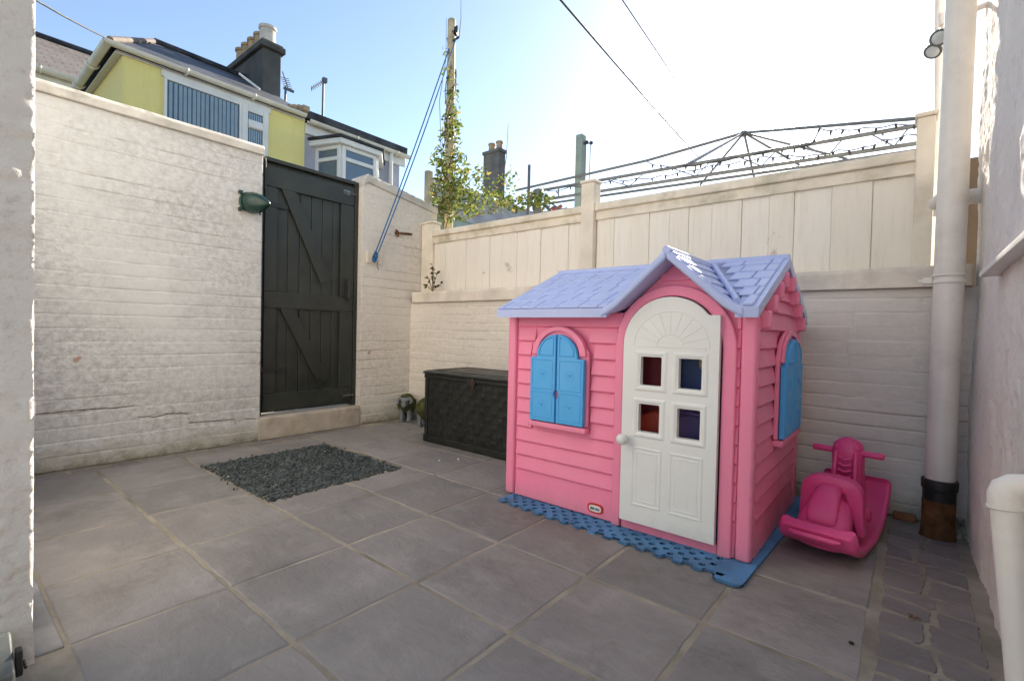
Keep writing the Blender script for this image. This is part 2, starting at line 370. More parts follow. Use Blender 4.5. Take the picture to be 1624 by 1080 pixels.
def link(name, me, mat, parent=None, smooth=None, bevel=0, seg=2, subd=0, recalc=True):
    o = bpy.data.objects.new(name, me); C.objects.link(o)
    me.materials.append(MAT[mat] if isinstance(mat, str) else mat)
    if parent is not None: o.parent = parent
    if recalc:
        bm = bmesh.new(); bm.from_mesh(me); bmesh.ops.recalc_face_normals(bm, faces=bm.faces)
        if smooth is not None:
            for e in bm.edges:
                e.smooth = len(e.link_faces) == 2 and e.calc_face_angle(0) < math.radians(smooth)
            for f in bm.faces: f.smooth = True
        bm.to_mesh(me); bm.free()
    elif smooth is not None:
        me.polygons.foreach_set('use_smooth', [True]*len(me.polygons))
    if subd:
        m = o.modifiers.new('subd', 'SUBSURF'); m.levels = m.render_levels = subd
    if bevel:
        m = o.modifiers.new('bevel', 'BEVEL'); m.width = bevel; m.segments = seg; m.limit_method = 'ANGLE'; m.angle_limit = math.radians(40); m.harden_normals = False
        if smooth is None and seg > 1: me.polygons.foreach_set('use_smooth', [True]*len(me.polygons)); 
        if smooth is None and seg > 1:
            o.modifiers.new('wn', 'WEIGHTED_NORMAL').keep_sharp = True
    return o
def build(mb, name, mat, parent=None, origin=None, **kw):
    org = rootloc(parent) if parent is not None else (Vector(origin) if origin is not None else Vector((0, 0, 0)))
    me = bpy.data.meshes.new(name); me.from_pydata([tuple(p-org) for p in mb.v], [], mb.f)
    if mb.tone:
        tn = mb.tone+[.5]*(len(mb.v)-len(mb.tone))
        me.attributes.new('tone', 'FLOAT', 'POINT').data.foreach_set('value', tn)
    if mb.uv:
        ul = me.uv_layers.new(name='UVMap')
        for lp in me.loops: ul.data[lp.index].uv = mb.uv[lp.vertex_index]
    o = link(name, me, mat, parent, **kw)
    if parent is None and origin is not None: o.location = org
    return o
def sheet(name, mat, O, U, V, N, W, H, du, hf, T, parent=None, topf=None, origin=None, dv=None):
    """a wall: front sheet displaced along N by hf(u, v) metres, with sides and back T behind it"""
    O, U, V, N = Vector(O), Vector(U), Vector(V), Vector(N)
    org = rootloc(parent) if parent is not None else Vector(origin or (0, 0, 0))
    nu = int(W/du)+1; nv = int(H/(dv or du))+1
    u = np.linspace(0, W, nu); v = np.linspace(0, H, nv); uu, vv = np.meshgrid(u, v, indexing='ij')
    vp = vv*(topf(uu)/H) if topf else vv
    h = hf(uu, vp); tone = None
    if isinstance(h, tuple): h, tone = h
    P = np.array(O-org)+uu[..., None]*np.array(U)+vp[..., None]*np.array(V)+h[..., None]*np.array(N)
    pts = P.reshape(-1, 3); idx = np.arange(nu*nv).reshape(nu, nv)
    q = np.stack([idx[:-1, :-1], idx[1:, :-1], idx[1:, 1:], idx[:-1, 1:]], -1).reshape(-1, 4)
    loop = np.concatenate([idx[:, 0], idx[-1, 1:], idx[-2::-1, -1], idx[0, -2:0:-1]])
    Pb = (np.array(O-org)+uu[..., None]*np.array(U)+vp[..., None]*np.array(V)-T*np.array(N)).reshape(-1, 3)
    base = len(pts); n = len(loop); allp = np.concatenate([pts, Pb[loop]])
    k = np.arange(n); kn = (k+1) % n
    q2 = np.stack([loop[kn], loop[k], base+k, base+kn], -1)
    faces = [tuple(f) for f in np.concatenate([q, q2])]+[tuple(int(x) for x in (base+k)[::-1])]
    if U.cross(V).dot(N) < 0: faces = [f[::-1] for f in faces]
    me = bpy.data.meshes.new(name); me.from_pydata(allp.tolist(), [], [tuple(int(i) for i in f) for f in faces]); me.update()
    if tone is not None: me.attributes.new('tone', 'FLOAT', 'POINT').data.foreach_set('value', np.concatenate([tone.reshape(-1), np.zeros(n)]))
    sm = [True]*len(q)+[False]*(n+1); me.polygons.foreach_set('use_smooth', sm)
    o = link(name, me, mat, parent, recalc=False)
    if parent is None and origin is not None: o.location = org
    return o
def brick_h(seed, depth=.004, course=.081, length=.235, cracks=(), y0=0.):
    def hf(u, v):
        wv = v+.006*fbm(u*1.6, v*2, 3, seed+9)+.0022*fbm(u*22, v*9, 3, seed+4)
        r = np.floor(wv/course); fv = wv/course-r; ri = r.astype(int)
        off = _LAT[ri % 256, seed % 256]
        cu = (u+.006*fbm(u*9, v*9, 2, seed+5))/length+off; b = np.floor(cu); fu = cu-b
        dv = np.minimum(fv, 1-fv)*course; dU = np.minimum(fu, 1-fu)*length
        broken = sstep(-.30, .12, vnoise(u*2.6+ri*3.7, v*0+ri*5.1, seed+21))*(.5+_LAT[(ri*7+3) % 256, seed % 200])
        broken = np.where(fv > .5, np.roll(broken, 0), broken)
        g = (1-sstep(.0015, .0062, dv))*np.clip(broken, 0, 1)
        gv = (1-sstep(.001, .006, dU))*sstep(.05, .4, fbm(u*3, v*3, 3, seed+27))*.55
        face = _LAT[(ri*31+seed) % 256, (b.astype(int)*17+seed*3) % 256]-.5
        lip = .0022*_LAT[(ri*13+seed) % 256, 7]*(sstep(0, .5, fv)-.5)
        chips = sstep(.62, .80, fbm(u*17, v*17, 4, seed+41)*1.0+.12)*.5
        h = -depth*np.maximum(g, gv)+.0030*face+lip+.0016*fbm(u*13, v*13, 4, seed)+.0007*fbm(u*60, v*60, 3, seed+2)-.003*chips
        t = np.maximum(g*sstep(-.25, .3, fbm(u*5, v*3, 3, seed+33)), gv*.5)*.75+chips*.35
        for line in cracks:
            for (ya, za), (yb, zb) in zip(line, line[1:]):
                yy = u+y0; L2 = (yb-ya)**2+(zb-za)**2; f = np.clip(((yy-ya)*(yb-ya)+(v-za)*(zb-za))/L2, 0, 1)
                d = np.hypot(yy-ya-f*(yb-ya), v+.004*fbm(u*40, v*2, 3, 5)-za-f*(zb-za)); c = 1-sstep(.001, .0048+.003*vnoise(u*15, v*0, 8), d)
                h = h-.006*c; t = np.maximum(t, c*1.3)
        return h, np.clip(t, 0, 1.2)
    return hf
def render_h(seed, amp=.010):
    def hf(u, v):
        a = fbm(u*7, v*5, 5, seed); r = np.abs(fbm(u*24, v*19, 4, seed+4))
        return amp*(a*1.0 + .9*r) + .012*fbm(u*1.8, v*1.3, 2, seed+8)
    return hf

# ================================================================== GROUND
g = MB(); g.add([(-400, -400, -.07), (400, -400, -.07), (400, 400, -.07), (-400, 400, -.07)], [(0, 1, 2, 3)])
tag(build(g, 'ground', 'ground'), kind='structure')
bed = MB(); bed.box((-3.72, -2.6, -.09), (.34, 3.08, -.0028))
tag(build(bed, 'patio_bed', 'mortar'), kind='structure')
pv = MB()
def slab(x0, y0, x1, y1, gap=.005):
    j = lambda: random.uniform(-.0025, .0025)
    t = random.random(); z = random.uniform(-.0015, .0015)
    x0 += gap; y0 += gap; x1 -= gap; y1 -= gap
    base = [(x0, y0), (x1, y0), (x1, y1), (x0, y1)]; pts = []
    for (ax, ay), (bx, by) in zip(base, base[1:]+base[:1]):
        n = 7
        for i in range(n): 
            s_ = i/n; pts.append((ax+(bx-ax)*s_+j(), ay+(by-ay)*s_+j()))
    cx = (x0+x1)/2; cy = (y0+y1)/2; n = len(pts)
    lo = [(x, y, -.03) for x, y in pts]; mid = [(x, y, -.0045+z) for x, y in pts]
    top = [(x+(cx-x)*.006/max(.05, abs(cx-x))*(1 if abs(cx-x) > .05 else 0), y+(cy-y)*.006/max(.05, abs(cy-y))*(1 if abs(cy-y) > .05 else 0), z) for x, y in pts]
    fs = [(i, (i+1) % n, (i+1) % n+n, i+n) for i in range(n)]+[(i+n, (i+1) % n+n, (i+1) % n+2*n, i+2*n) for i in range(n)]+[tuple(range(2*n, 3*n))]
    pv.add(lo+mid+top, fs, t)
XS = [-3.57, -3.04, -2.575, -2.105, -1.675, -1.25, -.842, -.443, -.062]
YS = [-1.42, -1.0, -.585, -.172, .24, .633, 1.05, 1.468, 1.89, 2.32, 2.74, 2.97]
gx0, gx1, gy0, gy1 = -3.25, -2.35, 1.05, 1.858
for i in range(len(XS)-1):
    for k in range(len(YS)-1):
        x0, x1, y0, y1 = XS[i], XS[i+1], YS[k], YS[k+1]
        if y1 <= .25 and x0 < -1.66: continue
        if x0 < -1.66 and y1 < .24: continue
        if y0 >= 1.04 and y1 <= 1.9 and x1 <= gx1+.26: continue
        slab(x0, y0, x1, y1)
for k in range(4): pass
slab(-2.35, 1.05, -2.105, 1.468); slab(-2.35, 1.468, -2.105, 1.89, .009)
slab(-3.52, 1.05, -3.25, 1.46); slab(-3.52, 1.46, -3.25, 1.89)
for a, b in ((-3.57, -3.04), (-3.04, -2.575), (-2.575, -2.105)): slab(a, .24, b, .633) if False else None
tag(build(pv, 'paving_slabs', 'slab', smooth=25), kind='structure')
# crazy paving strips: irregular stones, mortar between
cz = MB()
def stone(pts):
    n = len(pts); cx = sum(p[0] for p in pts)/n; cy = sum(p[1] for p in pts)/n; out = []
    for (ax, ay), (bx, by) in zip(pts, pts[1:]+pts[:1]):
        L = math.hypot(bx-ax, by-ay); m = max(2, int(L/.02))
        for i in range(m):
            s_ = i/m; jj = .004
            out.append((ax+(bx-ax)*s_+random.uniform(-jj, jj), ay+(by-ay)*s_+random.uniform(-jj, jj)))
    n = len(out); z = random.uniform(-.002, .002)
    lo = [(x, y, -.03) for x, y in out]; mid = [(x, y, -.002+z*.4) for x, y in out]; top = [(x+(cx-x)*.03, y+(cy-y)*.03, z*.4) for x, y in out]
    fs = [(i, (i+1) % n, (i+1) % n+n, i+n) for i in range(n)]+[(i+n, (i+1) % n+n, (i+1) % n+2*n, i+2*n) for i in range(n)]+[tuple(range(2*n, 3*n))]
    cz.add(lo+mid+top, fs, random.random())
def crazy(x0, x1, y0, y1, step, along='y', split=(.40, .62)):
    a = y0; k = 0; m = .5
    rows = []
    while a < y1:
        b = a+random.uniform(*step); rows.append((a, min(b, y1))); a = b
    pl = (0, 0)
    slant = [random.uniform(-.02, .035) for _ in range(len(rows)+1)]
    for i, (a, b) in enumerate(rows):
        sp = x0+(x1-x0)*random.uniform(*split); s0, s1 = slant[i], slant[i+1]; gp = random.uniform(.006, .010)
        mid0 = sp+random.uniform(-.012, .012); mid1 = sp+random.uniform(-.012, .012)
        lx = lambda x, s: s*(1-(x-x0)/(x1-x0))
        c1 = random.uniform(0, .02); c2 = random.uniform(0, .02)
        stone([(x0, a+s0+gp), (mid0-gp-c1, a+lx(mid0, s0)+gp), (mid0-gp, a+lx(mid0, s0)+gp+c1), (mid1-gp, b+lx(mid1, s1)-gp), (x0, b+s1-gp)])
        o = random.uniform(-.03, .03)
        stone([(mid0+gp, a+lx(mid0, s0)+gp+o*.3), (x1, a+gp), (x1, b-gp), (mid1+gp+c2, b+lx(mid1, s1)-gp+o*.3), (mid1+gp, b+lx(mid1, s1)-gp-c2)])
crazy(-.038, .19, -1.0, 2.86, (.095, .15))
crazy(-3.665, -3.545, .26, 1.06, (.1, .19), split=(.35, .6))
crazy(-3.665, -3.53, 1.06, 2.42, (.12, .2), split=(.45, .6))
tag(build(cz, 'crazy_paving', 'crazy', smooth=25), kind='structure')
# slabs and old concrete beside the near house
ns = MB(); ns.box((-3.6, .17, -.03), (-1.68, .236, .004))
tag(build(ns, 'concrete_strip', 'concrete', bevel=.004), kind='structure')
# gravel bed
gr = MB()
for i in range(9500):
    x = random.uniform(gx0+.012, gx1-.012); y = random.uniform(gy0+.012, gy1-.012); z = random.uniform(-.012, .004)
    L = random.choice((random.uniform(.006, .012), random.uniform(.008, .019))); W_ = L*random.uniform(.45, .85); T = random.uniform(.003, .007)
    R = Euler((random.gauss(0, .35), random.gauss(0, .35), random.uniform(0, 2*PI))).to_matrix(); n = random.choice((4, 5, 5, 6)); ph = random.uniform(0, 6)
    ring = [(math.cos(ph+2*PI*k/n)*L*random.uniform(.75, 1.1), math.sin(ph+2*PI*k/n)*W_*random.uniform(.75, 1.1)) for k in range(n)]
    c = Vector((x, y, z)); vs = [c+R @ Vector((a, b, -T)) for a, b in ring]+[c+R @ Vector((a*.85, b*.85, T)) for a, b in ring]
    if i > 9455:
        e_ = random.random(); x, y = ((gx0+(gx1-gx0)*random.random(), random.choice((gy0, gy1))+random.gauss(0, .02)) if e_ < .6 else (random.choice((gx0, gx1))+random.gauss(0, .02), gy0+(gy1-gy0)*random.random())); z = .006; c = None
        R = Euler((random.gauss(0, .15), random.gauss(0, .15), e_*60)).to_matrix(); L *= .7; W_ *= .7; c = Vector((x, y, z)); vs = [c+R @ Vector((a*.7, b*.7, -T)) for a, b in ring]+[c+R @ Vector((a*.6, b*.6, T)) for a, b in ring]
    t = random.random()**1.4*.96
    if random.random() < .0012: t = .995
    gr.add(vs, [(k, (k+1) % n, (k+1) % n+n, k+n) for k in range(n)]+[tuple(range(n, 2*n))], t)
tag(build(gr, 'slate_gravel', 'gravel'), 'square bed of dark slate chippings set into the paving', 'gravel', kind='stuff')

# ================================================================== LEFT WALL, GATE, STEP
XL = -3.69
t = thing('garden_wall', (XL, .8, 0), 'long white painted brick wall with a grey coping, left of the black gate', 'wall')
_k = lambda pts: [(lambda p: (p.y, p.z))(RX(50+a/3.176, 400+b/3.176, XL)) for a, b in pts]
CR = [_k([(-40, 824), (0, 820), (200, 800), (430, 784), (520, 776)]), _k([(540, 832), (585, 828), (620, 832), (680, 815), (785, 812), (800, 860), (850, 857), (940, 850), (1020, 842)]), _k([(1020, 842), (1030, 870)]), _k([(1075, 838), (1130, 842)])]
sheet('wall', 'wall_left', (XL, -.4, 0), (0, 1, 0), (0, 0, 1), (1, 0, 0), 1.985, 2.09, .008, brick_h(11, cracks=CR, y0=-.4), .22, t, dv=.0042)
def cop_h(seed):
    return lambda u, v: .006*fbm(u*6, v*8, 4, seed)+.003*fbm(u*30, v*30, 3, seed+3)-.012*sstep(.045, .062, v)*(1+fbm(u*5, v, 2, seed))
sheet('coping', 'coping', (XL+.022, -.4, 2.092), (0, 1, 0), (0, 0, 1), (1, 0, 0), 1.988, .066, .007, cop_h(2), .29, t)
t = thing('garden_wall', (XL, 2.75, 0), 'short white painted brick wall between the black gate and the back corner', 'wall')
def rt(u): return 2.20-.145*u-.05*(1-sstep(0, .05, u))
sheet('wall', 'wall_short', (XL, 2.425, 0), (0, 1, 0), (0, 0, 1), (1, 0, 0), .86, 2.15, .008, brick_h(29), .2, t, topf=lambda u: rt(u)-.075, dv=.0042)
o = sheet('coping', 'coping', (XL+.012, 2.425, 0), (0, 1, 0), (0, 0, 1), (1, 0, 0), .86, .074, .0065, lambda u, v: .005*fbm(u*7, v*8, 4, 6)+.003*fbm(u*30, v*30, 3, 9)-.010*sstep(.055, .074, v), .23, t)
for v in o.data.vertices: u = v.co.y+2.75-2.425; v.co.z += float(rt(np.float64(u)))-.073
st = sheet('door_step', 'step', (XL+.012, 1.575, 0), (0, 1, 0), (0, 0, 1), (1, 0, 0), .85, .17, .007, lambda u, v: .006*fbm(u*7, v*9, 4, 40)+.003*fbm(u*30, v*30, 3, 41)-.01*sstep(.155, .17, v), .26, None, origin=(XL, 2, 0))
tag(st, 'cream painted concrete step under the black gate', 'step')

GX = -3.77
def GP(px, py, dx=0.): p = RX(px, py, GX); return Vector((GX+dx, p.y, p.z))
gt = thing('gate', (GX, 2.0, .18), 'tall black boarded gate with diagonal braces, set in the white wall', 'gate')
y0, y1, z0, z1 = 1.625, 2.385, .185, 2.10
bd = MB(); n = 8
for k in range(n):
    a = y0+(y1-y0)*k/n; b = y0+(y1-y0)*(k+1)/n
    bd.box((GX-.022, a+.0025, z0), (GX+random.uniform(-.001, .001), b-.0025, z1-.02))
bd.box((GX-.03, y0, z0+.01), (GX-.0225, y1, z1-.03))
build(bd, 'boards', 'gate', gt, bevel=.002, seg=1)
for nm, (ya, yb, za, zb) in (('top_rail', (y0+.003, y1-.003, 1.90, z1-.045)), ('middle_rail', (y0+.003, y1-.003, .985, 1.11)), ('bottom_rail', (y0+.003, y1-.003, .20, .33))):
    m = MB(); m.box((GX+.0015, ya, za), (GX+.024, yb, zb)); build(m, nm, 'gate', gt, bevel=.004)
for (ya, yb) in ((y0+.003, y0+.095), (y1-.125, y1-.003)):
    for za, zb in ((.332, .983), (1.112, 1.898)):
        m = MB(); m.box((GX+.0015, ya, za), (GX+.0235, yb, zb)); build(m, 'stile', 'gate', gt, bevel=.004)
for (p, q) in ((GP(452, 292), GP(515, 447)), (GP(448, 478), GP(512, 606))):
    m = MB(); p.x = q.x = GX+.0125; d = (q-p).normalized()
    m.bar(p, q, .10, .019, up=(1, 0, 0)); build(m, 'brace', 'gate', gt, bevel=.004)
m = MB(); m.box((GX-.03, y0-.002, z1-.018), (GX+.04, y1+.002, z1+.012)); build(m, 'top_board', 'gate', gt, bevel=.005)
m = MB(); m.tube([(GX+.032, 2.285, 2.005), (GX+.032, 2.385, 1.998)], .006); m.tube([(GX+.034, 2.29, 2.005), (GX+.046, 2.29, 1.98)], .005); m.box((GX+.0245, 2.275, 1.985), (GX+.0275, 2.34, 2.02))
build(m, 'bolt', 'bright_metal', gt, smooth=40)
m = MB(); m.tube([(GX+.032, 2.30, .262), (GX+.032, 2.395, .262)], .007); m.box((GX+.0245, 2.29, .245), (GX+.0275, 2.37, .28)); build(m, 'bolt', 'bright_metal', gt, smooth=40)
m = MB(); m.tube([(GX+.024, 2.315, 1.24), (GX+.055, 2.318, 1.235), (GX+.06, 2.32, 1.17), (GX+.055, 2.32, 1.10), (GX+.024, 2.315, 1.09)], .008); m.box((GX+.0245, 2.295, 1.06), (GX+.027, 2.335, 1.27))
build(m, 'handle', 'iron', gt, smooth=40)
for z in (.5, 1.75):
    m = MB(); m.box((GX+.0245, 1.60, z), (GX+.028, 1.80, z+.03)); m.tube([(GX+.03, 1.607, z-.01), (GX+.03, 1.607, z+.04)], .008); build(m, 'hinge', 'iron', gt, smooth=40)
m = MB(); m.tube([(GX+.05, 1.615, 2.09), (GX+.06, 1.615, 2.05), (GX+.055, 1.615, 1.86)], .006); build(m, 'latch_rod', 'iron', gt, smooth=40)
fr = MB(); fr.box((GX-.05, y1+.004, .17), (GX+.02, 2.43, 2.115)); fr.box((GX-.05, 1.578, .17), (GX+.02, y0-.004, 2.10))
build(fr, 'frame', 'gate', gt, bevel=.003)

# bulkhead lamp
lp = thing('wall_lamp', (XL, 1.47, 1.73), 'dark green pointed bulkhead lamp on the white wall beside the gate', 'lamp')
pc = Vector((XL, 1.49, 1.728))
m = MB(); m.lathe(pc+Vector((.0, 0, 0)), [(.070, .003), (.072, .02), (.066, .028), (.03, .03)], 28, (1, 0, 0)); build(m, 'back_plate', 'lamp_green', lp, smooth=40)
m = MB()
prof = [(.074, .02), (.077, .04), (.072, .07), (.062, .10), (.049, .13), (.034, .157), (.018, .178), (.004, .188)]
m.lathe(pc, prof, 28, Vector((1, .42, -.10))); build(m, 'hood', 'lamp_green', lp, smooth=50)
for s_ in (-1, 1):
    m = MB(); m.box(pc+Vector((.004, -.075, s_*.06-.012)), pc+Vector((.03, -.05, s_*.06+.012))); build(m, 'lug', 'lamp_green', lp, bevel=.003)
m = MB(); m.tube([pc+Vector((.06, .05, -.06)), pc+Vector((.06, .055, -.085))], .006); build(m, 'screw', 'iron', lp, smooth=40)
# rope plate, rope, pole
rp = thing('cleat_board', (XL, 2.55, 1.47), 'small cream timber board with a cleat on the short white wall', 'board')
a = RX(581, 398, XL); b = RX(604, 420, XL)
m = MB(); m.box((XL-.004, a.y, b.z), (XL+.022, b.y, a.z)); build(m, 'board', 'fence_post', rp, bevel=.003)
m = MB(); cy, czz = (a.y+b.y)/2-.02, (a.z+b.z)/2
m.tube([(XL+.05, cy, czz+.055), (XL+.045, cy, czz-.05)], .007); m.tube([(XL+.02, cy, czz+.012), (XL+.05, cy, czz+.012)], .008); m.tube([(XL+.02, cy, czz-.015), (XL+.05, cy, czz-.015)], .008)
build(m, 'cleat', 'bright_metal', rp, smooth=40)
PY = 3.42
ptop = RY(716.5, 33, PY); pbot = RY(712, 352, PY); pbot.z = 1.0
rope = MB(); kx = XL+.05
for k in range(9):
    an = k*1.1; s_ = .03+.012*math.sin(k*2.3)
    rope.tube([(kx+.012*math.sin(an), cy+.022*math.cos(an+i*.8)*1.0, czz+.05*math.cos(i*.785+an*.4)) if False else (kx+.010*math.cos(i*.785), cy+.020*math.sin(i*.785+an), czz+.045*math.cos(i*.785+an*.7)) for i in range(9)], .0045, 6)
top_p = RY(722, 58, PY-.05)
def sag(p, q, s_, n=14):
    p = Vector(p); q = Vector(q); return [p.lerp(q, i/n)-Vector((0, 0, 4*s_*(i/n)*(1-i/n))) for i in range(n+1)]
st_p = Vector((kx+.008, cy, czz+.045))
l1 = RY(712, 78, PY-.045); l2 = RY(724, 60, PY-.06)
rope.tube(sag(st_p, l1, .03), .0055, 6); rope.tube(sag(st_p+Vector((.01, .02, 0)), l2, .05), .0055, 6)
rope.tube([(kx+.01, cy+.02, czz-.03), (kx+.012, cy+.015, czz-.07), (kx+.008, cy+.03, czz-.11)], .004, 6)
tag(build(rope, 'rope', 'rope', smooth=60, origin=st_p), 'blue rope running from the wall cleat up to the wooden pole', 'rope')
pl = thing('washing_line_pole', (pbot.x, pbot.y, -.07), 'tall buff timber pole behind the fence, wrapped by a climbing plant', 'pole')
m = MB(); m.tube([Vector((pbot.x, pbot.y, -.07)), pbot, ptop.lerp(pbot, .5), ptop, ptop+Vector((0, 0, .008))], [.048, .047, .043, .040, .034], 14); build(m, 'post', 'timber', pl, smooth=50)
m = MB(); q = RY(723, 52, PY-.045); m.lathe(q-Vector((.014, 0, 0)), [(.03, 0), (.034, .004), (.026, .012), (.034, .024), (.03, .028)], 16, (1, .3, 0)); m.box(q+Vector((-.02, -.006, -.005)), q+Vector((.02, .006, .06))); m.tube([RY(716, 50, PY), q], .009); m.tube([RY(718, 66, PY), RY(727, 60, PY-.05)], .011)
build(m, 'pulley', 'iron', pl, smooth=40)
# antenna-like bare shoots next to the pole
# rusty bracket on the wall
rb = MB(); p = RX(628, 370, XL); q = RX(652, 372, XL)
rb.tube([p+Vector((.01, 0, 0)), q+Vector((.012, 0, 0))], .008); rb.tube([p+Vector((.0, 0, .03)), p+Vector((.03, 0, .01)), p+Vector((.025, .01, -.025)), p+Vector((0, .01, -.03))], .008); rb.ball(p+Vector((.01, 0, 0)), .018)
for k in range(6): rb.tube([p.lerp(q, .3+k*.11)+Vector((.012, 0, -.012)), p.lerp(q, .3+k*.11)+Vector((.012, 0, .012))], .004, 6)
tag(build(rb, 'wall_hook', 'rust', smooth=50, origin=p), 'rusty hook and screw fixed in the short white wall', 'hook')

# ================================================================== BACK WALL AND FENCE
YB = 2.97
t = thing('garden_wall', (-1.7, YB, 0), 'low cream painted brick wall with a flat coping, under the cream fence', 'wall')
sheet('wall', 'wall_back', (-3.75, YB, 0), (1, 0, 0), (0, 0, 1), (0, -1, 0), 4.05, 1.095, .009, brick_h(51, .0045, .070), .22, t, dv=.0042)
def copb(u, v): return .005*fbm(u*4, v*8, 4, 70)+.002*fbm(u*30, v*30, 3, 73)-.004*(1-sstep(.0, .008, np.minimum(np.abs((u % .98)-.45), 1)))-.008*sstep(.08, .1, v)
sheet('coping', 'coping_cream', (-3.64, YB-.028, 1.097), (1, 0, 0), (0, 0, 1), (0, -1, 0), 3.86, .098, .007, copb, .20, t)
fc = thing('fence', (-1.8, 3.14, 1.19), 'cream painted board fence standing on the low back wall', 'fence')
FY = 3.10
def panel(x0, x1, nb):
    m = MB(); x = x0
    ws = [random.uniform(.8, 1.2) for _ in range(nb)]; s_ = sum(ws)
    for i in range(nb):
        w_ = (x1-x0)*ws[i]/s_; d = random.uniform(-.002, .002)+(.004 if i % 2 else 0)
        m.box((x+.0006, FY+d, 1.17), (x+w_-.0006, FY+d+.016, 1.70), random.random()); x += w_
    m.box((x0, FY+.0275, 1.17), (x1, FY+.045, 1.70), .3)
    build(m, 'board_panel', 'boards', fc, bevel=.002, seg=1)
    m = MB(); m.box((x0-.004, FY-.014, 1.665), (x1+.004, FY-.0045, 1.725)); build(m, 'rail', 'fence_rail', fc, bevel=.004)
    sheet('cap', 'fence_rail', (x0-.004, FY-.032, 1.728), (1, 0, 0), (0, 0, 1), (0, -1, 0), x1-x0+.008, .054, .009, lambda u, v: .005*fbm(u*5, v*9, 4, 90)+.003*fbm(u*26, v*26, 3, 91)-.008*sstep(.04, .054, v), .085, fc)
panel(-3.518, -1.878, 12); panel(-1.764, .011, 12)
m = MB(); m.box((-3.56, FY-.005, 1.17), (.005, FY-.001, 1.225)); 
for (xa, xb, zt, ya) in ((-1.876, -1.768, 1.935, FY-.045), (.007, .078, 1.925, FY-.045), (-3.684, -3.522, 1.86, FY-.02)):
    m = MB(); m.box((xa, ya, 1.16), (xb, ya+.10, zt)); o = build(m, 'post', 'fence_post', fc, bevel=.006)
    m = MB(); m.box((xa-.008, ya-.008, zt+.001), (xb+.008, ya+.108, zt+.022)); build(m, 'post_cap', 'fence_post', o, bevel=.006)
# small weed on the ledge
wd = thing('weed', (-3.45, YB, 1.19), 'small leafy weed growing on the ledge where the fence meets the corner', 'plant')
wc = RY(686, 462, YB-.005)
ws = MB(); wl = MB()
def leaf(mb, p, d, L, W, up=None, tone=None):
    d = Vector(d).normalized(); sd_ = d.cross(up if up else Vector((random.uniform(-1, 1), random.uniform(-1, 1), random.uniform(.2, 1))))
    if sd_.length < 1e-3: sd_ = d.orthogonal()
    sd_.normalize(); n_ = sd_.cross(d); p = Vector(p)
    vs = [p, p+d*L*.3+sd_*W*.42+n_*W*.12, p+d*L*.65+sd_*W*.40+n_*W*.10, p+d*L-n_*L*.12, p+d*L*.65-sd_*W*.40+n_*W*.10, p+d*L*.3-sd_*W*.42+n_*W*.12, p+d*L*.5-n_*W*.05]
    mb.add(vs, [(0, 1, 6), (1, 2, 6), (2, 3, 6), (3, 4, 6), (4, 5, 6), (5, 0, 6)], random.random() if tone is None else tone)
for (tx, ty) in ((685, 418), (678, 438), (694, 432), (672, 452), (700, 450), (688, 430)):
    tp = RY(tx, ty, YB-.01+random.uniform(-.03, .03)); ws.tube([wc, wc.lerp(tp, .5)+Vector((random.uniform(-.01, .01), 0, .01)), tp], [.004, .003, .002], 5)
    for k in range(9):
        p = wc.lerp(tp, random.uniform(.4, 1)); leaf(wl, p, (random.uniform(-1, 1), random.uniform(-1, .6), random.uniform(-.1, .9)), random.uniform(.022, .04), random.uniform(.016, .028))
build(ws, 'stem', 'stem', wd, smooth=60); build(wl, 'leaves', 'leaf_weed', wd)

# ================================================================== CLIMBER ON THE POLE
cl = thing('climbing_plant', (pbot.x, PY, -.07), 'bushy climber with yellowing leaves twining up the timber pole behind the fence', 'plant')
cs = MB(); lf = MB()
def pole_at(f): return pbot.lerp(ptop, f)
def zf(py): return (RY(713, py, PY).z-pbot.z)/(ptop.z-pbot.z)
for ph in (0, 2.2, 4.1):
    pts = []
    for i in range(30):
        f = i/29*(zf(110 if ph else 60)); p = pole_at(f); an = ph+i*.55; pts.append(p+Vector((math.cos(an)*.055, math.sin(an)*.055, 0)))
    cs.tube(pts, .005, 5)
shoots = [[(703, 345), (700, 250), (697, 160), (707, 95), (708, 30)], [(712, 345), (735, 300), (760, 270), (780, 255)], [(716, 345), (752, 320), (790, 300), (812, 268)], [(745, 345), (790, 330), (830, 310), (852, 300)],
          [(698, 340), (690, 300), (697, 270)], [(728, 60), (731, 30), (731, -14)], [(700, 345), (702, 290), (712, 262)], [(790, 330), (803, 250), (806, 196)], [(830, 335), (858, 318), (880, 322)], [(715, 240), (725, 200), (723, 165)]]
for sh in shoots:
    dy = random.uniform(-.05, .22); cs.tube([RY(x, y, PY+dy*(i > 0)) for i, (x, y) in enumerate(sh)], [.006]+[.0035]*(len(sh)-2)+[.002], 5)
def blob(px, py, rx, ry, n, L, deep=.16, dark=0):
    for _ in range(n):
        a = random.uniform(0, 2*PI); r_ = math.sqrt(random.random())
        p = RY(px+rx*r_*math.cos(a), py+ry*r_*math.sin(a), PY+random.gauss(0, deep)*.6)
        leaf(lf, p, (random.gauss(0, 1), random.gauss(0, 1)-.2, random.gauss(-.35, .7)), L*random.uniform(.6, 1.15), L*random.uniform(.36, .52))
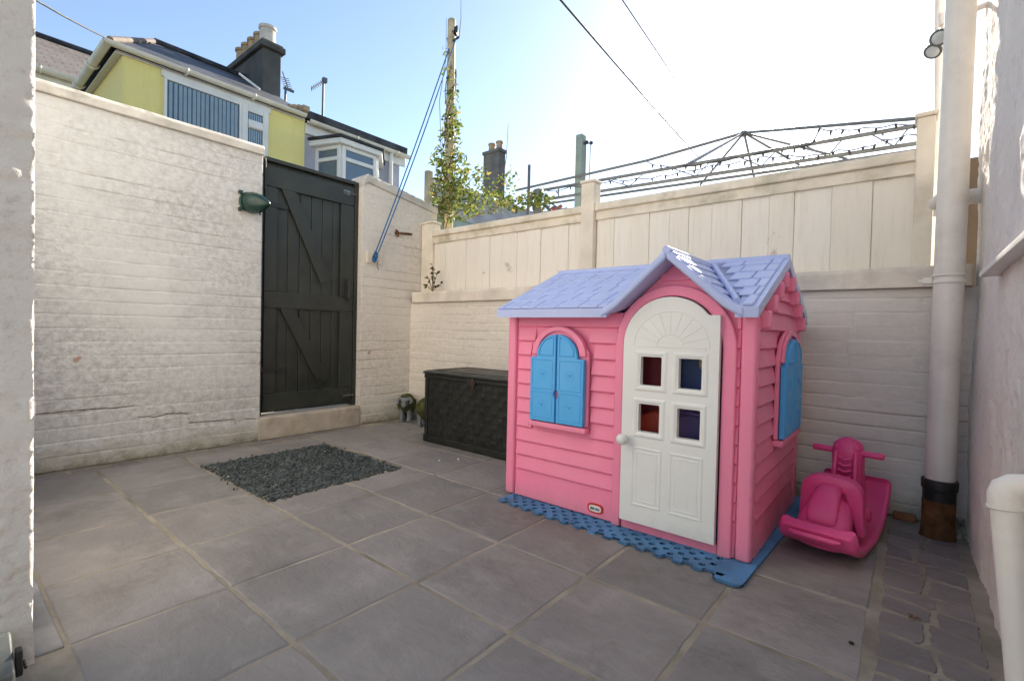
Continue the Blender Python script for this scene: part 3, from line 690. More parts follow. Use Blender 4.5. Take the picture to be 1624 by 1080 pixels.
for px, py, rx, ry, n in ((706, 310, 22, 42, 260), (722, 320, 34, 32, 260), (742, 305, 34, 34, 230), (716, 270, 26, 30, 140), (712, 235, 18, 34, 90), (716, 200, 14, 26, 50), (718, 165, 11, 30, 36), (714, 130, 9, 20, 12),
                          (770, 318, 30, 22, 110), (795, 300, 16, 24, 40), (812, 282, 9, 18, 18), (815, 322, 22, 14, 50), (840, 312, 16, 12, 34), (860, 318, 18, 12, 36), (760, 275, 14, 12, 26), (697, 255, 16, 22, 24), (701, 115, 6, 6, 4), (703, 84, 7, 5, 4)):
    blob(px, py, rx, ry, int(n*(1.15 if py > 280 and px < 765 else 1.7)), random.choice((.05, .06, .07)))
build(cs, 'stem', 'stem', cl, smooth=60); build(lf, 'leaves', 'leaf', cl)

# ================================================================== GAZEBO BEHIND THE FENCE
NY = 3.62
gz = thing('gazebo_frame', (-1.3, 5.0, -.07), 'bare dark metal gazebo frame with a low pointed top behind the cream fence', 'gazebo')
def rail(pts, r, name='rail', n=8):
    m = MB(); m.tube(pts, r, n); return build(m, name, 'gazebo', gz, smooth=50)
nl = RY(838, 304, NY); nr = RY(1490, 193, NY); zt = nl.z*.5+nr.z*.5
tl, tr = RY(863, 301.5, NY), RY(1470, 197, NY); ll, lr = RY(863, 317, NY), RY(1492, 222, NY)
rail([tl, tr], .013); rail([ll, lr], .013)
FYG = 6.2
pk = RY(1180, 211, 4.9)
fl, frr = RY(850, 326, FYG-1.2), RY(1500, 232, FYG-1.2)
rail([fl, frr], .014)
rail([RY(817, 302.5, 4.0), RY(1026, 255, 4.45), pk], .013, 'hip_rafter')
rail([pk, RY(1482, 186, NY+.02)], .012, 'hip_rafter')
for (x, y, Yd) in ((1098, 258, NY+.02), (1110, 294, 5.05), (1196, 282, 5.1), (1278, 268, 5.1), (1358, 256, 5.05), (1088, 262, NY+.04)):
    rail([pk, RY(x, y, Yd)], .010, 'roof_strut')
rail([pk-Vector((0, 0, .03)), pk+Vector((0, 0, .012))], .026, 'hub', 10)
for xx in (886, 1103, 1260, 1400): 
    yy = np.interp(xx, [863, 1453], [301.5, 200]); y2 = np.interp(xx, [863, 1453], [316, 227]); a = RY(xx, float(yy), NY); rail([a, Vector((a.x, a.y, ll.z))], .006, 'upright')
for k in range(5):
    xa = 960+k*105; a = RY(xa, float(np.interp(xa, [863, 1453], [301.5, 200])), NY); b = RY(xa+38, float(np.interp(xa+38, [863, 1453], [316, 227])), NY)
    rail([a, b], .004, 'cross_wire', 5); a2 = RY(xa+62, float(np.interp(xa+62, [863, 1453], [301.5, 200])), NY); rail([a2, b], .004, 'cross_wire', 5)
for (x, y, Yd, w_) in ((853, 300, NY, .03), (1500, 190, NY, .03)):
    a = RY(x, y, Yd); m = MB(); m.box((a.x-w_, a.y-.02, -.07), (a.x+w_, a.y+.02, a.z)); build(m, 'corner_post', 'gazebo', gz, bevel=.004)
rail([RY(862, 324, NY), RY(880, 342, NY-.1)], .014, 'roof_strut'); rail([RY(868, 318, NY+.1), RY(905, 345, NY)], .008, 'roof_strut')
# string lights
sl = thing('string_lights', (-1.0, NY, 2.1), 'dark string of small fairy lights hung along the gazebo rails', 'fairy lights')
m = MB(); bulbs = []
pth = [(868, 303), (905, 296), (940, 290), (975, 285), (1010, 283), (1050, 278), (1080, 272), (1130, 262), (1175, 256), (1210, 248), (1250, 246), (1290, 246), (1330, 238), (1370, 233), (1400, 222), (1440, 213), (1475, 208)]
pth2 = [(1026, 256), (1048, 262), (1080, 262), (1120, 259), (1180, 246), (1230, 236), (1285, 230), (1300, 204), (1330, 205), (1370, 203), (1420, 197), (1470, 194)]
for P_ in (pth, pth2):
    pts = []
    for i in range(len(P_)-1):
        for k in range(5):
            f = k/5; pts.append(RY(P_[i][0]+(P_[i+1][0]-P_[i][0])*f, P_[i][1]+(P_[i+1][1]-P_[i][1])*f+(3.2*math.sin(PI*f)), NY-.012+.012*math.sin(i*5+k)))
    m.tube(pts, .0035, 5); bulbs += pts[2::3]
build(m, 'cable', 'cable', sl, smooth=60)
for i, p in enumerate(bulbs[:60]):
    b = MB(); b.lathe(p, [(.006, 0), (.007, -.012), (.004, -.026), (.001, -.03)], 7, (random.uniform(-.5, .5), random.uniform(-.3, .3), 1)); build(b, 'bulb', 'cable', sl, smooth=60)
# red peg-like toy behind fence
rb_ = MB(); p = RY(878, 334, NY+.2); rb_.ball(p, .04, 10, 8); rb_.tube([p, p+Vector((.09, 0, .03))], .018, 8)
tag(build(rb_, 'red_float', 'toy_red', smooth=50, origin=p), 'small red object tied to the gazebo above the fence', 'float')
# grey green post with pulleys
gp = thing('metal_post', (-1.5, 4.3, -.07), 'square grey green post with two pulleys rising behind the fence', 'post')
a = RY(921.5, 215, 4.3); m = MB(); m.box((a.x-.038, 4.26, -.07), (a.x+.038, 4.34, a.z)); build(m, 'post', 'grey_green', gp, bevel=.005)
for (x, y) in ((930.5, 226), (937.5, 227)):
    q = RY(x, y, 4.3); m = MB(); m.lathe(q-Vector((0, .012, 0)), [(.014, 0), (.018, .004), (.012, .012), (.018, .020), (.014, .024)], 14, (0, 1, 0)); m.tube([q, Vector((a.x+.03, 4.3, q.z+.005))], .006); build(m, 'pulley', 'iron', gp, smooth=40)
m = MB(); m.tube([RY(936.5, 229, 4.3), RY(934, 300, 4.3)], .004, 5); m.tube([RY(929.5, 229, 4.3), RY(927, 330, 4.3)], .003, 5); build(m, 'line', 'cable', gp)
dp = MB(); a = RY(839.5, 262, 5.5); b = RY(838, 330, 5.5); dp.tube([a, Vector((b.x, 5.5, -.07))], .022, 8)
tag(build(dp, 'thin_pole', 'gazebo', smooth=50, origin=(a.x, 5.5, -.07)), 'thin dark pole standing left of the grey green post behind the fence', 'pole')

# shed with corrugated roof
sh = thing('shed', (-5.2, 5.6, -.07), 'low green shed clad in pale ribbed sheet behind the climbing plant', 'shed')
SX = -4.7
ta, tb = RX(693, 284, SX), RX(864, 341, SX)
zt_s = (ta.z+tb.z)/2
m = MB(); vs = []; fs = []; rows = 26; ph_ = .45
for i in range(rows*4+1):
    z = zt_s-ph_*i/(rows*4); dx = .009*math.sin(i*PI/2)
    vs += [(SX+dx, ta.y, z), (SX+dx, tb.y+1, z), (SX-.012+dx, ta.y, z), (SX-.012+dx, tb.y+1, z)]
for i in range(rows*4): j = i*4; fs += [(j, j+4, j+5, j+1), (j+2, j+3, j+7, j+6), (j, j+2, j+6, j+4), (j+1, j+5, j+7, j+3)]
fs += [(0, 1, 3, 2), (rows*16, rows*16+2, rows*16+3, rows*16+1)]
m.add(vs, fs); build(m, 'cladding', 'tin', sh, smooth=60)
m = MB(); m.box((SX-.16, ta.y+.02, -.07), (SX-.024, tb.y+.98, zt_s-.05)); m.box((SX-.022, ta.y+.02, -.07), (SX+.02, tb.y+.98, zt_s-ph_-.02)); build(m, 'wall', 'green_shed', sh)
m = MB(); m.box((SX-.2, ta.y-.02, zt_s-.048), (SX-.026, tb.y+1.05, zt_s+.02)); build(m, 'roof', 'tin', sh, bevel=.01)
a = RY(680, 272, 4.1); m = MB(); m.box((a.x-.036, 4.06, -.07), (a.x+.036, 4.14, a.z))
tag(build(m, 'timber_post', 'timber', bevel=.004, origin=(a.x, 4.1, -.07)), 'short square timber post between the white wall corner and the climber', 'post')
m = MB(); a = RY(690, 335, 3.6); m.box((a.x-.03, 3.3, -.07), (a.x+.22, 3.62, RY(690, 334, 3.6).z)); 
tag(build(m, 'water_butt', 'grey_green', bevel=.02, seg=3, origin=(a.x, 3.5, -.07)), 'grey green box behind the corner of the fence', 'box')
# far house with dark chimney beyond the climber
CY = 14.0
fh = thing('far_house', (RY(778, 300, CY).x, CY, -.07), 'distant house whose dark chimney with two pots shows behind the climbing plant', 'house')
a = RY(767, 247, CY); b = RY(792, 330, CY)
hx = (a.x+b.x)/2
m = MB(); m.box((hx-2.2, CY-.6, -.07), (hx+2.2, CY+4, b.z-1.2)); build(m, 'wall', 'white_gloss', fh)
m = MB(); m.prism([(hx-2.4, CY-.9, b.z-1.2), (hx-2.4, CY+4.3, b.z-1.2), (hx-2.4, CY+1.7, b.z+.1)], (4.8, 0, 0)); build(m, 'roof', 'slate_dark', fh)
m = MB(); m.box((a.x, CY, b.z-1.2), (b.x-.06, CY+.35, a.z)); m.box((a.x-.04, CY-.04, a.z+.003), (b.x-.02, CY+.39, a.z+.12)); ch = build(m, 'chimney', 'chimney_far', fh)
for fx in (.3, .75):
    m = MB(); m.lathe((a.x+(b.x-a.x)*fx, CY+.18, a.z+.115), [(.13, 0), (.12, .25), (.15, .27), (.14, .33)], 14); build(m, 'chimney_pot', 'terracotta', ch, smooth=40)

# ================================================================== YELLOW HOUSE
HX = -8.0
def HP(px, py, X=HX): return RX(px, py, X)
e0, e1, e2 = HP(195, 92), HP(484, 192), HP(636, 244)
ze = (HP(195, 88).z+HP(484, 190).z)/2          # top of the walls under the fascia
yh = thing('house', (HX-2, (e0.y+e1.y)/2, -.07), 'yellow painted house with a wide window and a dark slate roof beyond the white wall', 'house')
ya, yb = HP(196, 130).y, HP(483, 220).y
XB = -13.0
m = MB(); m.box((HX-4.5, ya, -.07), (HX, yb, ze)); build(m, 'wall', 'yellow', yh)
m = MB(); m.box((HX-4.5, ya-.012, -.07), (HX+.004, ya-.002, ze)); build(m, 'side_wall', 'yellow_side_lit', yh)['label'] = 'yellow side wall with its light painted into a brighter colour'
zg = HP(188, 72).z
m = MB()
m.box((HX+.006, ya-.10, ze-.02), (HX+.03, yb-.002, zg-.10)); m.box((HX-4.5, ya-.10, ze-.02), (HX+.0055, ya-.08, zg-.10)); build(m, 'fascia', 'white_gloss', yh, bevel=.01)
m = MB(); m.box((HX-4.5, ya-.079, ze+.002), (HX, yb, ze+.03)); build(m, 'soffit', 'white_gloss', yh)
def gutter(p, q, r=.06):
    mb = MB(); p = Vector(p); q = Vector(q); d = (q-p).normalized(); s_ = d.cross(Vector((0, 0, 1))).normalized(); vs = []; fs = []
    n_ = 9
    for k, P_ in enumerate((p, q)):
        for rr in (r, r-.008):
            for i in range(n_):
                t_ = PI*i/(n_-1); vs.append(P_+s_*math.cos(t_)*rr-Vector((0, 0, 1))*math.sin(t_)*rr)
    for i in range(n_-1): fs += [(i, i+1, i+1+2*n_, i+2*n_), (n_+i, 3*n_+i, 3*n_+i+1, n_+i+1)]
    fs += [(0, 2*n_, 3*n_, n_), (n_-1, 2*n_-1, 4*n_-1, 3*n_-1)]
    mb.add(vs, fs); L = (q-p).length
    for k in range(1, int(L/.9)+1):
        c = p+d*(k*.9); mb.tube([c+s_*(math.cos(PI*i/10)*(r+.012))-Vector((0, 0, math.sin(PI*i/10)*(r+.012))) for i in range(11)], .016, 5)
    return mb
build(gutter((HX+.09, ya-.22, zg-.03), (HX+.09, yb-.03, zg-.03), .055), 'gutter', 'cream_gutter', yh, smooth=50)
build(gutter((HX+.12, ya-.18, zg-.03), (HX-4.5, ya-.18, zg-.03), .055), 'gutter', 'cream_gutter', yh, smooth=50)
# roof: front slope up to a ridge, hipped at the near end
XR = HX-1.7
r1 = RX(262, 82, XR); r2 = RX(478, 166, XR)
zrd = (RX(300, 92, XR).z+RX(400, 128, XR).z)/2
m = MB()
ev = [(HX+.06, ya-.16, zg-.02), (HX+.06, yb, zg-.02), (XR, yb, zrd), (XR, ya+.75, zrd), (HX-4.6, ya-.16, zg-.02), (HX-4.6, ya+.75, zrd-.3), (HX-4.6, yb, zg)]
m.v = [Vector(p) for p in ev]; m.f = [(0, 1, 2, 3), (0, 3, 5, 4), (3, 2, 6, 5), (1, 6, 2)]
m.uv = [(0, 0), (2.9, 0), (2.9, 1.8), (.9, 1.8), (-4, 0), (-3, 1.8), (2, 4)]
o = build(m, 'roof', 'slate_dark', yh); o.modifiers.new('thick', 'SOLIDIFY').thickness = .05
rf = o
m = MB(); m.tube([(HX+.05, ya-.15, zg+.01), (XR, ya+.75, zrd+.02)], .04, 8); build(m, 'hip_tile', 'slate_brown_tile', rf, smooth=50)
m = MB(); m.tube([(XR, ya+.75, zrd+.02), (XR, yb, zrd+.02)], .06, 8); build(m, 'ridge_tile', 'slate_dark', rf, smooth=50)
m = MB(); 
for k in range(6): m.box((HX+.0-k*.16, yb-.12, zg+.0+k*.05), (HX+.18-k*.16, yb-.01, zg+.08+k*.05))
build(m, 'verge', 'terracotta', rf)
# chimney: narrow face to the yard, long side running back
CX = HX-.95
c1, c2 = RX(417, 100, CX), RX(446, 110, CX)
ct = RX(417, 74, CX).z; cb = RX(430, 150, CX).z-.4
yA, yB_ = c1.y, c2.y
xfar = RY(362, 105, yA).x
m = MB(); m.box((xfar, yA, cb), (CX, yB_, ct))
zt_ = RX(420, 62, CX).z
m.box((xfar-.05, yA-.06, ct+.003), (CX+.06, yB_+.06, zt_-.04)); m.box((xfar-.02, yA-.03, zt_-.037), (CX+.03, yB_+.03, zt_))
ch = build(m, 'chimney', 'chimney', rf, bevel=.02)
for k in range(5):
    x = CX-.15-k*(CX-xfar-.35)/4.4; big = k == 0; h_ = .30 if big else .27
    m = MB(); m.lathe((x, (yA+yB_)/2-.02, zt_), [(.135 if big else .115, 0), (.13 if big else .105, h_*.8), (.15 if big else .13, h_*.85), (.15 if big else .13, h_), (.105, h_+.005), (.09, h_-.08)], 18); build(m, 'chimney_pot', 'white_pot' if big else 'terracotta', ch, smooth=40)
m = MB(); m.tube([RX(379, 117, CX+.3), RX(392, 127, CX+.35), RX(412, 142, CX+.5)], .02, 6); build(m, 'flashing', 'white_gloss', rf)
# window of the yellow house
def rect_frame(mb, y_0, y_1, z_0, z_1, X, wd, d=.05):
    mb.box((X-.02, y_0, z_0), (X+d, y_0+wd, z_1)); mb.box((X-.02, y_1-wd, z_0), (X+d, y_1, z_1)); mb.box((X-.02, y_0+wd, z_0), (X+d, y_1-wd, z_0+wd)); mb.box((X-.02, y_0+wd, z_1-wd), (X+d, y_1-wd, z_1))
wy0, wy1 = HP(259, 130).y, HP(424, 190).y; wz1 = (HP(262, 122).z+HP(420, 180).z)/2; wz0 = wz1-1.25
wym = HP(382, 180).y
wn = MB(); rect_frame(wn, wy0, wym, wz0, wz1, HX, .035); rect_frame(wn, wym+.002, wy1, wz0, wz1, HX, .085)
zt1, zt2 = HP(400, 206).z, HP(400, 193).z
wn.box((HX-.02, wym+.09, zt1), (HX+.06, wy1-.088, zt2)); wn.box((HX-.02, wym+.09, zt1+.01), (HX+.075, wy1-.09, zt1+.06))
wn.box((HX+.002, wy0-.03, wz1+.002), (HX+.028, wy1+.04, ze-.022))
win = build(wn, 'window', 'white_gloss', yh, bevel=.006)
m = MB(); m.box((HX+.003, wy0+.03, wz0+.03), (HX+.008, wym-.03, wz1-.03)); m.box((HX+.003, wym+.05, wz0+.05), (HX+.008, wy1-.05, wz1-.05)); build(m, 'room_shade', 'blind_dark', win)
m = MB(); m.box((HX+.026, wy0+.03, wz0+.03), (HX+.029, wym-.03, wz1-.03)); m.box((HX+.026, wym+.08, wz0+.08), (HX+.029, wy1-.08, wz1-.08)); build(m, 'pane', 'clear_glass', win)
m = MB(); n_ = 16
for k in range(n_):
    y = wy0+.06+(wym-wy0-.1)*(k+.5)/n_; a_ = random.uniform(-.004, .004); m.prism([(HX+.0095, y-.019+a_, wz0+.04), (HX+.0215, y+.017+a_, wz0+.04), (HX+.0225, y+.017+a_, wz0+.04), (HX+.0105, y-.019+a_, wz0+.04)], (0, 0, wz1-wz0-.08))
for k in range(6):
    y = wym+.11+(wy1-wym-.2)*(k+.5)/6; m.box((HX+.0095, y-.010, wz0+.09), (HX+.0125, y+.012, wz1-.09))
o = build(m, 'blind', 'blind', win)
# ------------------------------------------------ lavender house
lh = thing('house', (HX-2, (e1.y+e2.y)/2, -.07), 'lavender grey house with a white bay window, next to the yellow house', 'house')
yc = HP(634, 260).y
m = MB(); m.box((HX-4.5, yb+.003, -.07), (HX-.012, yc, ze-.03)); build(m, 'wall', 'lavender', lh)
zl = (HP(486, 196).z+HP(634, 246).z)/2
m = MB(); m.box((HX-.008, yb+.003, zl-.20), (HX+.03, yc+.12, zl-.02)); build(m, 'fascia', 'white_gloss', lh, bevel=.01)
build(gutter((HX+.10, yb+.02, zl+.01), (HX+.10, yc+.16, zl+.01), .06), 'gutter', 'cream_gutter', lh, smooth=50)
m = MB(); m.v = [Vector(p) for p in ((HX+.08, yb+.004, zl+.05), (HX+.08, yc+.12, zl+.05), (HX-4.6, yc+.12, zl+.35), (HX-4.6, yb+.004, zl+.35))]; m.f = [(0, 1, 2, 3)]; m.uv = [(0, 0), (3, 0), (3, 4), (0, 4)]
o = build(m, 'roof', 'slate_dark', lh); o.modifiers.new('thick', 'SOLIDIFY').thickness = .12
m = MB(); y = HP(617, 256).y; m.tube([(HX+.06, y, -.07), (HX+.06, y, zl-.12), (HX+.09, y, zl-.02)], .04, 10); build(m, 'downpipe', 'white_gloss', lh, smooth=50)
# bay window: canted, stands .45 m proud
by0, by1 = HP(503, 222).y, HP(600, 242).y
BX = HX+.5; q0, q1 = RX(541, 240, BX).y, RX(596, 250, BX).y
zb1 = RX(545, 231, BX).z; zb0 = zb1-1.5
bw = MB()
def pane_frame(P0, P1, z_0, z_1, wd, mb, gl, transom=None):
    P0 = Vector(P0); P1 = Vector(P1); d = (P1-P0); L = d.length; d.normalize(); nn = d.cross(Vector((0, 0, 1)))
    def bx(s0, s1, a, b, t0, t1, out):
        pts = [P0+d*s0+nn*t0, P0+d*s1+nn*t0, P0+d*s1+nn*t1, P0+d*s0+nn*t1]; out.prism([p+Vector((0, 0, a)) for p in pts], (0, 0, b-a))
    bx(0, wd, z_0, z_1, -.03, .03, mb); bx(L-wd, L, z_0, z_1, -.03, .03, mb); bx(wd, L-wd, z_0, z_0+wd, -.03, .03, mb); bx(wd, L-wd, z_1-wd, z_1, -.03, .03, mb)
    if transom: bx(wd, L-wd, transom-wd*.5, transom+wd*.5, -.03, .035, mb)
    bx(wd*.7, L-wd*.7, z_0+wd*.7, z_1-wd*.7, -.006, .006, gl)
gl = MB(); tz = RX(560, 257, BX).z
pane_frame((HX-.02, by0, 0), (BX, q0, 0), zb0, zb1, .065, bw, gl, tz); pane_frame((BX, q0+.012, 0), (BX, q1, 0), zb0, zb1, .065, bw, gl, tz); pane_frame((BX, q1+.012, 0), (HX-.02, by1, 0), zb0, zb1, .06, bw, gl, tz)
bay = build(bw, 'bay_window', 'white_gloss', lh, bevel=.008); build(gl, 'pane', 'glass', bay)
bl = MB(); bl.prism([(HX-.02, by0+.12, zb0), (BX-.10, q0+.05, zb0), (BX-.10, q1-.05, zb0), (HX-.02, by1-.1, zb0)], (0, 0, zb1-zb0-.55)); build(bl, 'net_curtain', 'blind', bay)
m = MB(); m.prism([(HX-.02, by0-.14, zb1+.003), (BX+.09, q0-.06, zb1+.003), (BX+.09, q1+.07, zb1+.003), (HX-.02, by1+.14, zb1+.003)], (0, 0, .09)); build(m, 'bay_fascia', 'white_gloss', bay, bevel=.01)
m = MB(); m.prism([(HX-.02, by0-.17, zb1+.096), (BX+.12, q0-.08, zb1+.096), (BX+.12, q1+.09, zb1+.096), (HX-.02, by1+.17, zb1+.096)], (0, 0, .04)); build(m, 'bay_roof', 'slate_dark', bay)
m = MB(); m.prism([(HX-.02, by0, .5), (BX, q0, .5), (BX, q1, .5), (HX-.02, by1, .5)], (0, 0, zb0-.503)); build(m, 'bay_base', 'lavender', bay)
# ------------------------------------------------ slate roofed house far left
sx = -14.0
s0, s1 = RX(40, 106, sx), RX(175, 146, sx)
zs = (s0.z+s1.z)/2
sr = thing('house', (sx-3, (s0.y+s1.y)/2, -.07), 'house with a weathered slate roof and cream gutter at far left, behind the yellow house', 'house')
m = MB(); m.box((sx-6, s0.y-2.5, -.07), (sx, s1.y+3.5, zs-.05)); build(m, 'wall', 'white_gloss', sr)
build(gutter((sx+.12, s0.y-2.5, zs+.02), (sx+.12, s1.y+3.5, zs+.02), .10), 'gutter', 'cream_gutter', sr, smooth=50)
m = MB(); m.box((sx+.002, s0.y-2.5, zs-.33), (sx+.03, s1.y+3.5, zs-.04)); build(m, 'fascia', 'cream_gutter', sr)
xr = sx-3.2; zr_ = RX(110, 76, xr).z
m = MB(); m.v = [Vector(p) for p in ((sx+.1, s0.y-2.6, zs+.02), (sx+.1, s1.y+3.6, zs+.02), (xr, s1.y+3.6, zr_), (xr, s0.y-2.6, zr_), (xr-3.2, s1.y+3.6, zs), (xr-3.2, s0.y-2.6, zs))]; m.f = [(0, 1, 2, 3), (3, 2, 4, 5)]
m.uv = [(0, 0), (4, 0), (4, 2.2), (0, 2.2), (4, 4.4), (0, 4.4)]
o = build(m, 'roof', 'slate_brown', sr); o.modifiers.new('thick', 'SOLIDIFY').thickness = .08
m = MB(); m.tube([(xr, s0.y-2.6, zr_+.03), (xr, s1.y+3.6, zr_+.03)], .09, 8); build(m, 'ridge_tile', 'slate_dark', o, smooth=50)
# ------------------------------------------------ aerials
ae = thing('tv_aerial', RX(512, 190, HX-1.2), 'tall thin television aerial on a mast above the lavender house roof', 'aerial')
ae.location.z = zl
m = MB(); p0 = RX(511, 190, HX-1.2); p1 = RX(513, 126, HX-1.2); m.tube([(p0.x, p0.y, zl), p1], .022, 8); build(m, 'mast', 'gazebo', ae, smooth=50)
m = MB(); a = RX(494, 141, HX-1.0); b = RX(514, 129, HX-1.2); m.tube([a, b], .014, 6)
for k in range(7):
    c = a.lerp(b, k/7); m.tube([c-Vector((0, 0, .05)), c+Vector((0, 0, .05))], .006, 5)
m.box(b-Vector((.04, .03, .03)), b+Vector((.04, .05, .06))); build(m, 'antenna', 'gazebo', ae)
ae = thing('tv_aerial', RX(453, 156, HX-1.6), 'short leaning television aerial beside the dark chimney of the yellow house', 'aerial')
ae.location.z -= .35
m = MB(); m.tube([RX(452, 158, HX-1.6)-Vector((0, 0, .3)), RX(453, 138, HX-1.6)], .022, 8); build(m, 'mast', 'gazebo', ae, smooth=50)
m = MB(); a = RX(448, 114, HX-1.6); b = RX(458, 143, HX-1.6); m.tube([a, b], .012, 6)
for k in range(6):
    c = a.lerp(b, .35+k/9); m.tube([c-Vector((.03, .07, 0)), c+Vector((.03, .07, 0))], .006, 5)
m.box(b-Vector((.02, .1, .02)), b+Vector((.02, .1, .02))); build(m, 'antenna', 'gazebo', ae)
# ------------------------------------------------ overhead wires
def wire(p, q, r, s_, label):
    m = MB(); m.tube(sag(p, q, s_, 24), r, 6); tag(build(m, 'overhead_wire', 'cable', smooth=60, origin=p), label, 'wire', 'overhead wires')
wire(RY(820, -80, 2.2), RY(1112, 254, 9.5), .008, .02, 'thick dark overhead wire slanting down across the bright sky to the gazebo')
wire(RY(940, -70, 3.5), RY(1150, 240, 14), .006, .02, 'thin faint overhead wire slanting across the bright sky, right of the thick one')
wire(RX(20, -22, HX+2.0), Vector((HX+.10, ya-.21, zg-.01)), .010, .02, 'thin overhead wire meeting the gutter corner of the yellow house')

# ================================================================== NEAR HOUSE CORNER (left edge of the picture)
nh = thing('house', (-2.5, -1.5, -.07), 'rough white rendered house corner filling the left edge of the photo', 'house')
sheet('wall', 'render_white', (-1.662, -2.2, -.02), (0, 1, 0), (0, 0, 1), (1, 0, 0), 2.375, 4.6, .009, render_h(120, .016), .05, nh)
sheet('end_wall', 'render_white', (-3.55, .166, -.02), (1, 0, 0), (0, 0, 1), (0, 1, 0), 1.893, 4.6, .02, render_h(131, .012), .05, nh)
m = MB(); m.box((-3.55, -2.2, -.05), (-1.715, .114, 4.58)); build(m, 'core', 'render_white', nh)
vb = thing('floor_vent', (-1.60, .07, 0), 'grey slotted plastic box with a black catch, at the foot of the near rendered corner', 'vent')
m = MB(); p = RX(0, 1020, -1.64)
m.prism([(-1.648, -.25, .0), (-1.648, -.25, .105), (-1.625, -.25, .105), (-1.545, -.25, .05), (-1.535, -.25, 0)], (0, .385, 0)); build(m, 'casing', 'pvc_grey', vb, bevel=.006)
m = MB()
for k in range(7):
    y = .105-k*.028; m.bar((-1.612, y, .0985), (-1.567, y, .0675), .009, .004, up=(.55, 0, .8))
build(m, 'slot', 'iron', vb)
m = MB(); m.box((-1.60, .1375, .02), (-1.575, .15, .082)); m.box((-1.605, .151, .035), (-1.57, .157, .045)); build(m, 'catch', 'iron', vb, bevel=.003)

# ================================================================== RIGHT HOUSE WALL AND PIPES
XW = .232
rh = thing('house', (1.5, .5, -.07), 'tall rough rendered house wall along the right edge of the photo', 'house')
def rw(u, v):
    y = 3.02-u
    return render_h(150, .010)(u, v)
sheet('wall', 'render_lilac', (XW, 3.02, -.02), (0, -1, 0), (0, 0, 1), (-1, 0, 0), 4.2, 5.6, .012, rw, .06, rh)
sheet('end_wall', 'render_lilac', (XW+.002, 3.02, -.02), (1, 0, 0), (0, 0, 1), (0, 1, 0), 2.4, 5.6, .03, render_h(160, .010), .05, rh)
m = MB(); m.box((XW+.07, -1.15, -.05), (2.6, 2.965, 5.55)); build(m, 'core', 'render_lilac', rh)
m = MB(); m.prism([(XW-.045, 1.2, 1.072), (XW+.02, 1.2, 1.075), (XW+.02, 1.2, 1.105), (XW-.045, 1.2, 1.09)], (0, 1.12, 0)); build(m, 'ledge', 'white_gloss', rh, bevel=.003)
# big soil pipe
sp = thing('soil_pipe', (.13, 2.8, 0), 'thick white soil pipe on a rusty iron base, in the right corner', 'pipe')
P0 = Vector((.130, 2.8, .235)); P1 = Vector((.144, 2.8, 5.2))
m = MB(); m.tube([P0, P0.lerp(P1, .33), P0.lerp(P1, .66), P1], .0515, 28); build(m, 'pipe', 'pvc', sp, smooth=50)
def at_z(z): return P0.lerp(P1, (z-P0.z)/(P1.z-P0.z))
m = MB(); m.lathe(at_z(1.095), [(.053, 0), (.0565, .003), (.0565, .012), (.053, .015)], 28); m.lathe(at_z(1.125), [(.053, 0), (.056, .002), (.056, .010), (.053, .012)], 28)
c = at_z(1.11); m.box(c+Vector((-.088, -.012, -.012)), c+Vector((-.054, .03, .014))); m.tube([c+Vector((-.088, 0, 0)), c+Vector((-.10, 0, 0))], .008); m.box(c+Vector((-.03, .05, -.02)), c+Vector((.03, .17, .02)))
build(m, 'clip', 'pvc', sp, bevel=.002)
m = MB(); m.lathe((.129, 2.8, .16), [(.056, 0), (.057, .045), (.062, .05), (.0635, .085), (.060, .09), (.0525, .091)], 28); build(m, 'iron_collar', 'tar', sp, smooth=40)
m = MB(); m.lathe((.1285, 2.8, -.01), [(.066, 0), (.060, .02), (.0575, .06), (.056, .10), (.057, .169)], 28); build(m, 'iron_base', 'rust', sp, smooth=40)
# broken mortar round its foot
ml = MB()
for k in range(26):
    x = random.uniform(.17, .235); y = random.uniform(2.84, 2.955); z = (y-2.82)*.35*random.uniform(.2, 1)
    ml.ball((x, y, z), random.uniform(.014, .03), 8, 6, (1, 1, .7), Euler((random.random(), random.random(), random.random())).to_matrix())
tag(build(ml, 'mortar_haunching', 'concrete_lump', origin=(.2, 2.9, 0)), 'crumbly mossy mortar heaped at the foot of the wall beside the soil pipe', 'mortar')
for i, (x, y, s_, lab) in enumerate(((.015, 2.95, .03, 'broken brick piece beside the foot of the back wall, nearest the soil pipe'), (-.075, 2.955, .02, 'small brick chip at the foot of the back wall behind the rocking scooter'))):
    m = MB(); m.box((-s_*1.4, -s_*.6, 0), (s_*1.4, s_*.6, s_*1.1)); o = build(m, 'brick_piece', 'brick_red', bevel=.006); o.location = (x, y, -.002); tag(o, lab, 'brick')
# small waste pipe
wp = thing('waste_pipe', RY(1592, 772, 1.2), 'narrow white waste pipe with a square elbow, low on the right wall', 'pipe')
e = RY(1592, 773, 1.2); bt = RY(1621, 1085, 1.16); bt2 = e+(bt-e)*2.2; bt2 = e+(bt-e)*((e.z+.02)/(e.z-bt.z))
hz_ = Vector((XW+.02, 1.235, e.z+.012))
m = MB(); m.tube([e+(bt-e).normalized()*.028, bt, bt2], .0205, 20); build(m, 'pipe', 'pvc', wp, smooth=50)
m = MB(); m.tube([e+(hz_-e).normalized()*.022, hz_], .0190, 20); build(m, 'branch', 'pvc', wp, smooth=50)
m = MB(); dd = (bt-e).normalized(); dh = (hz_-e).normalized()
arc = [e+dd*.035, e+dd*.030, e+dd*.012+dh*.001, e+dd*.004+dh*.004, e+dh*.012, e+dh*.030, e+dh*.034]
m.tube(arc, [.0235, .0238, .0236, .0232, .0236, .0238, .0235], 20); build(m, 'elbow', 'pvc', wp, smooth=60)
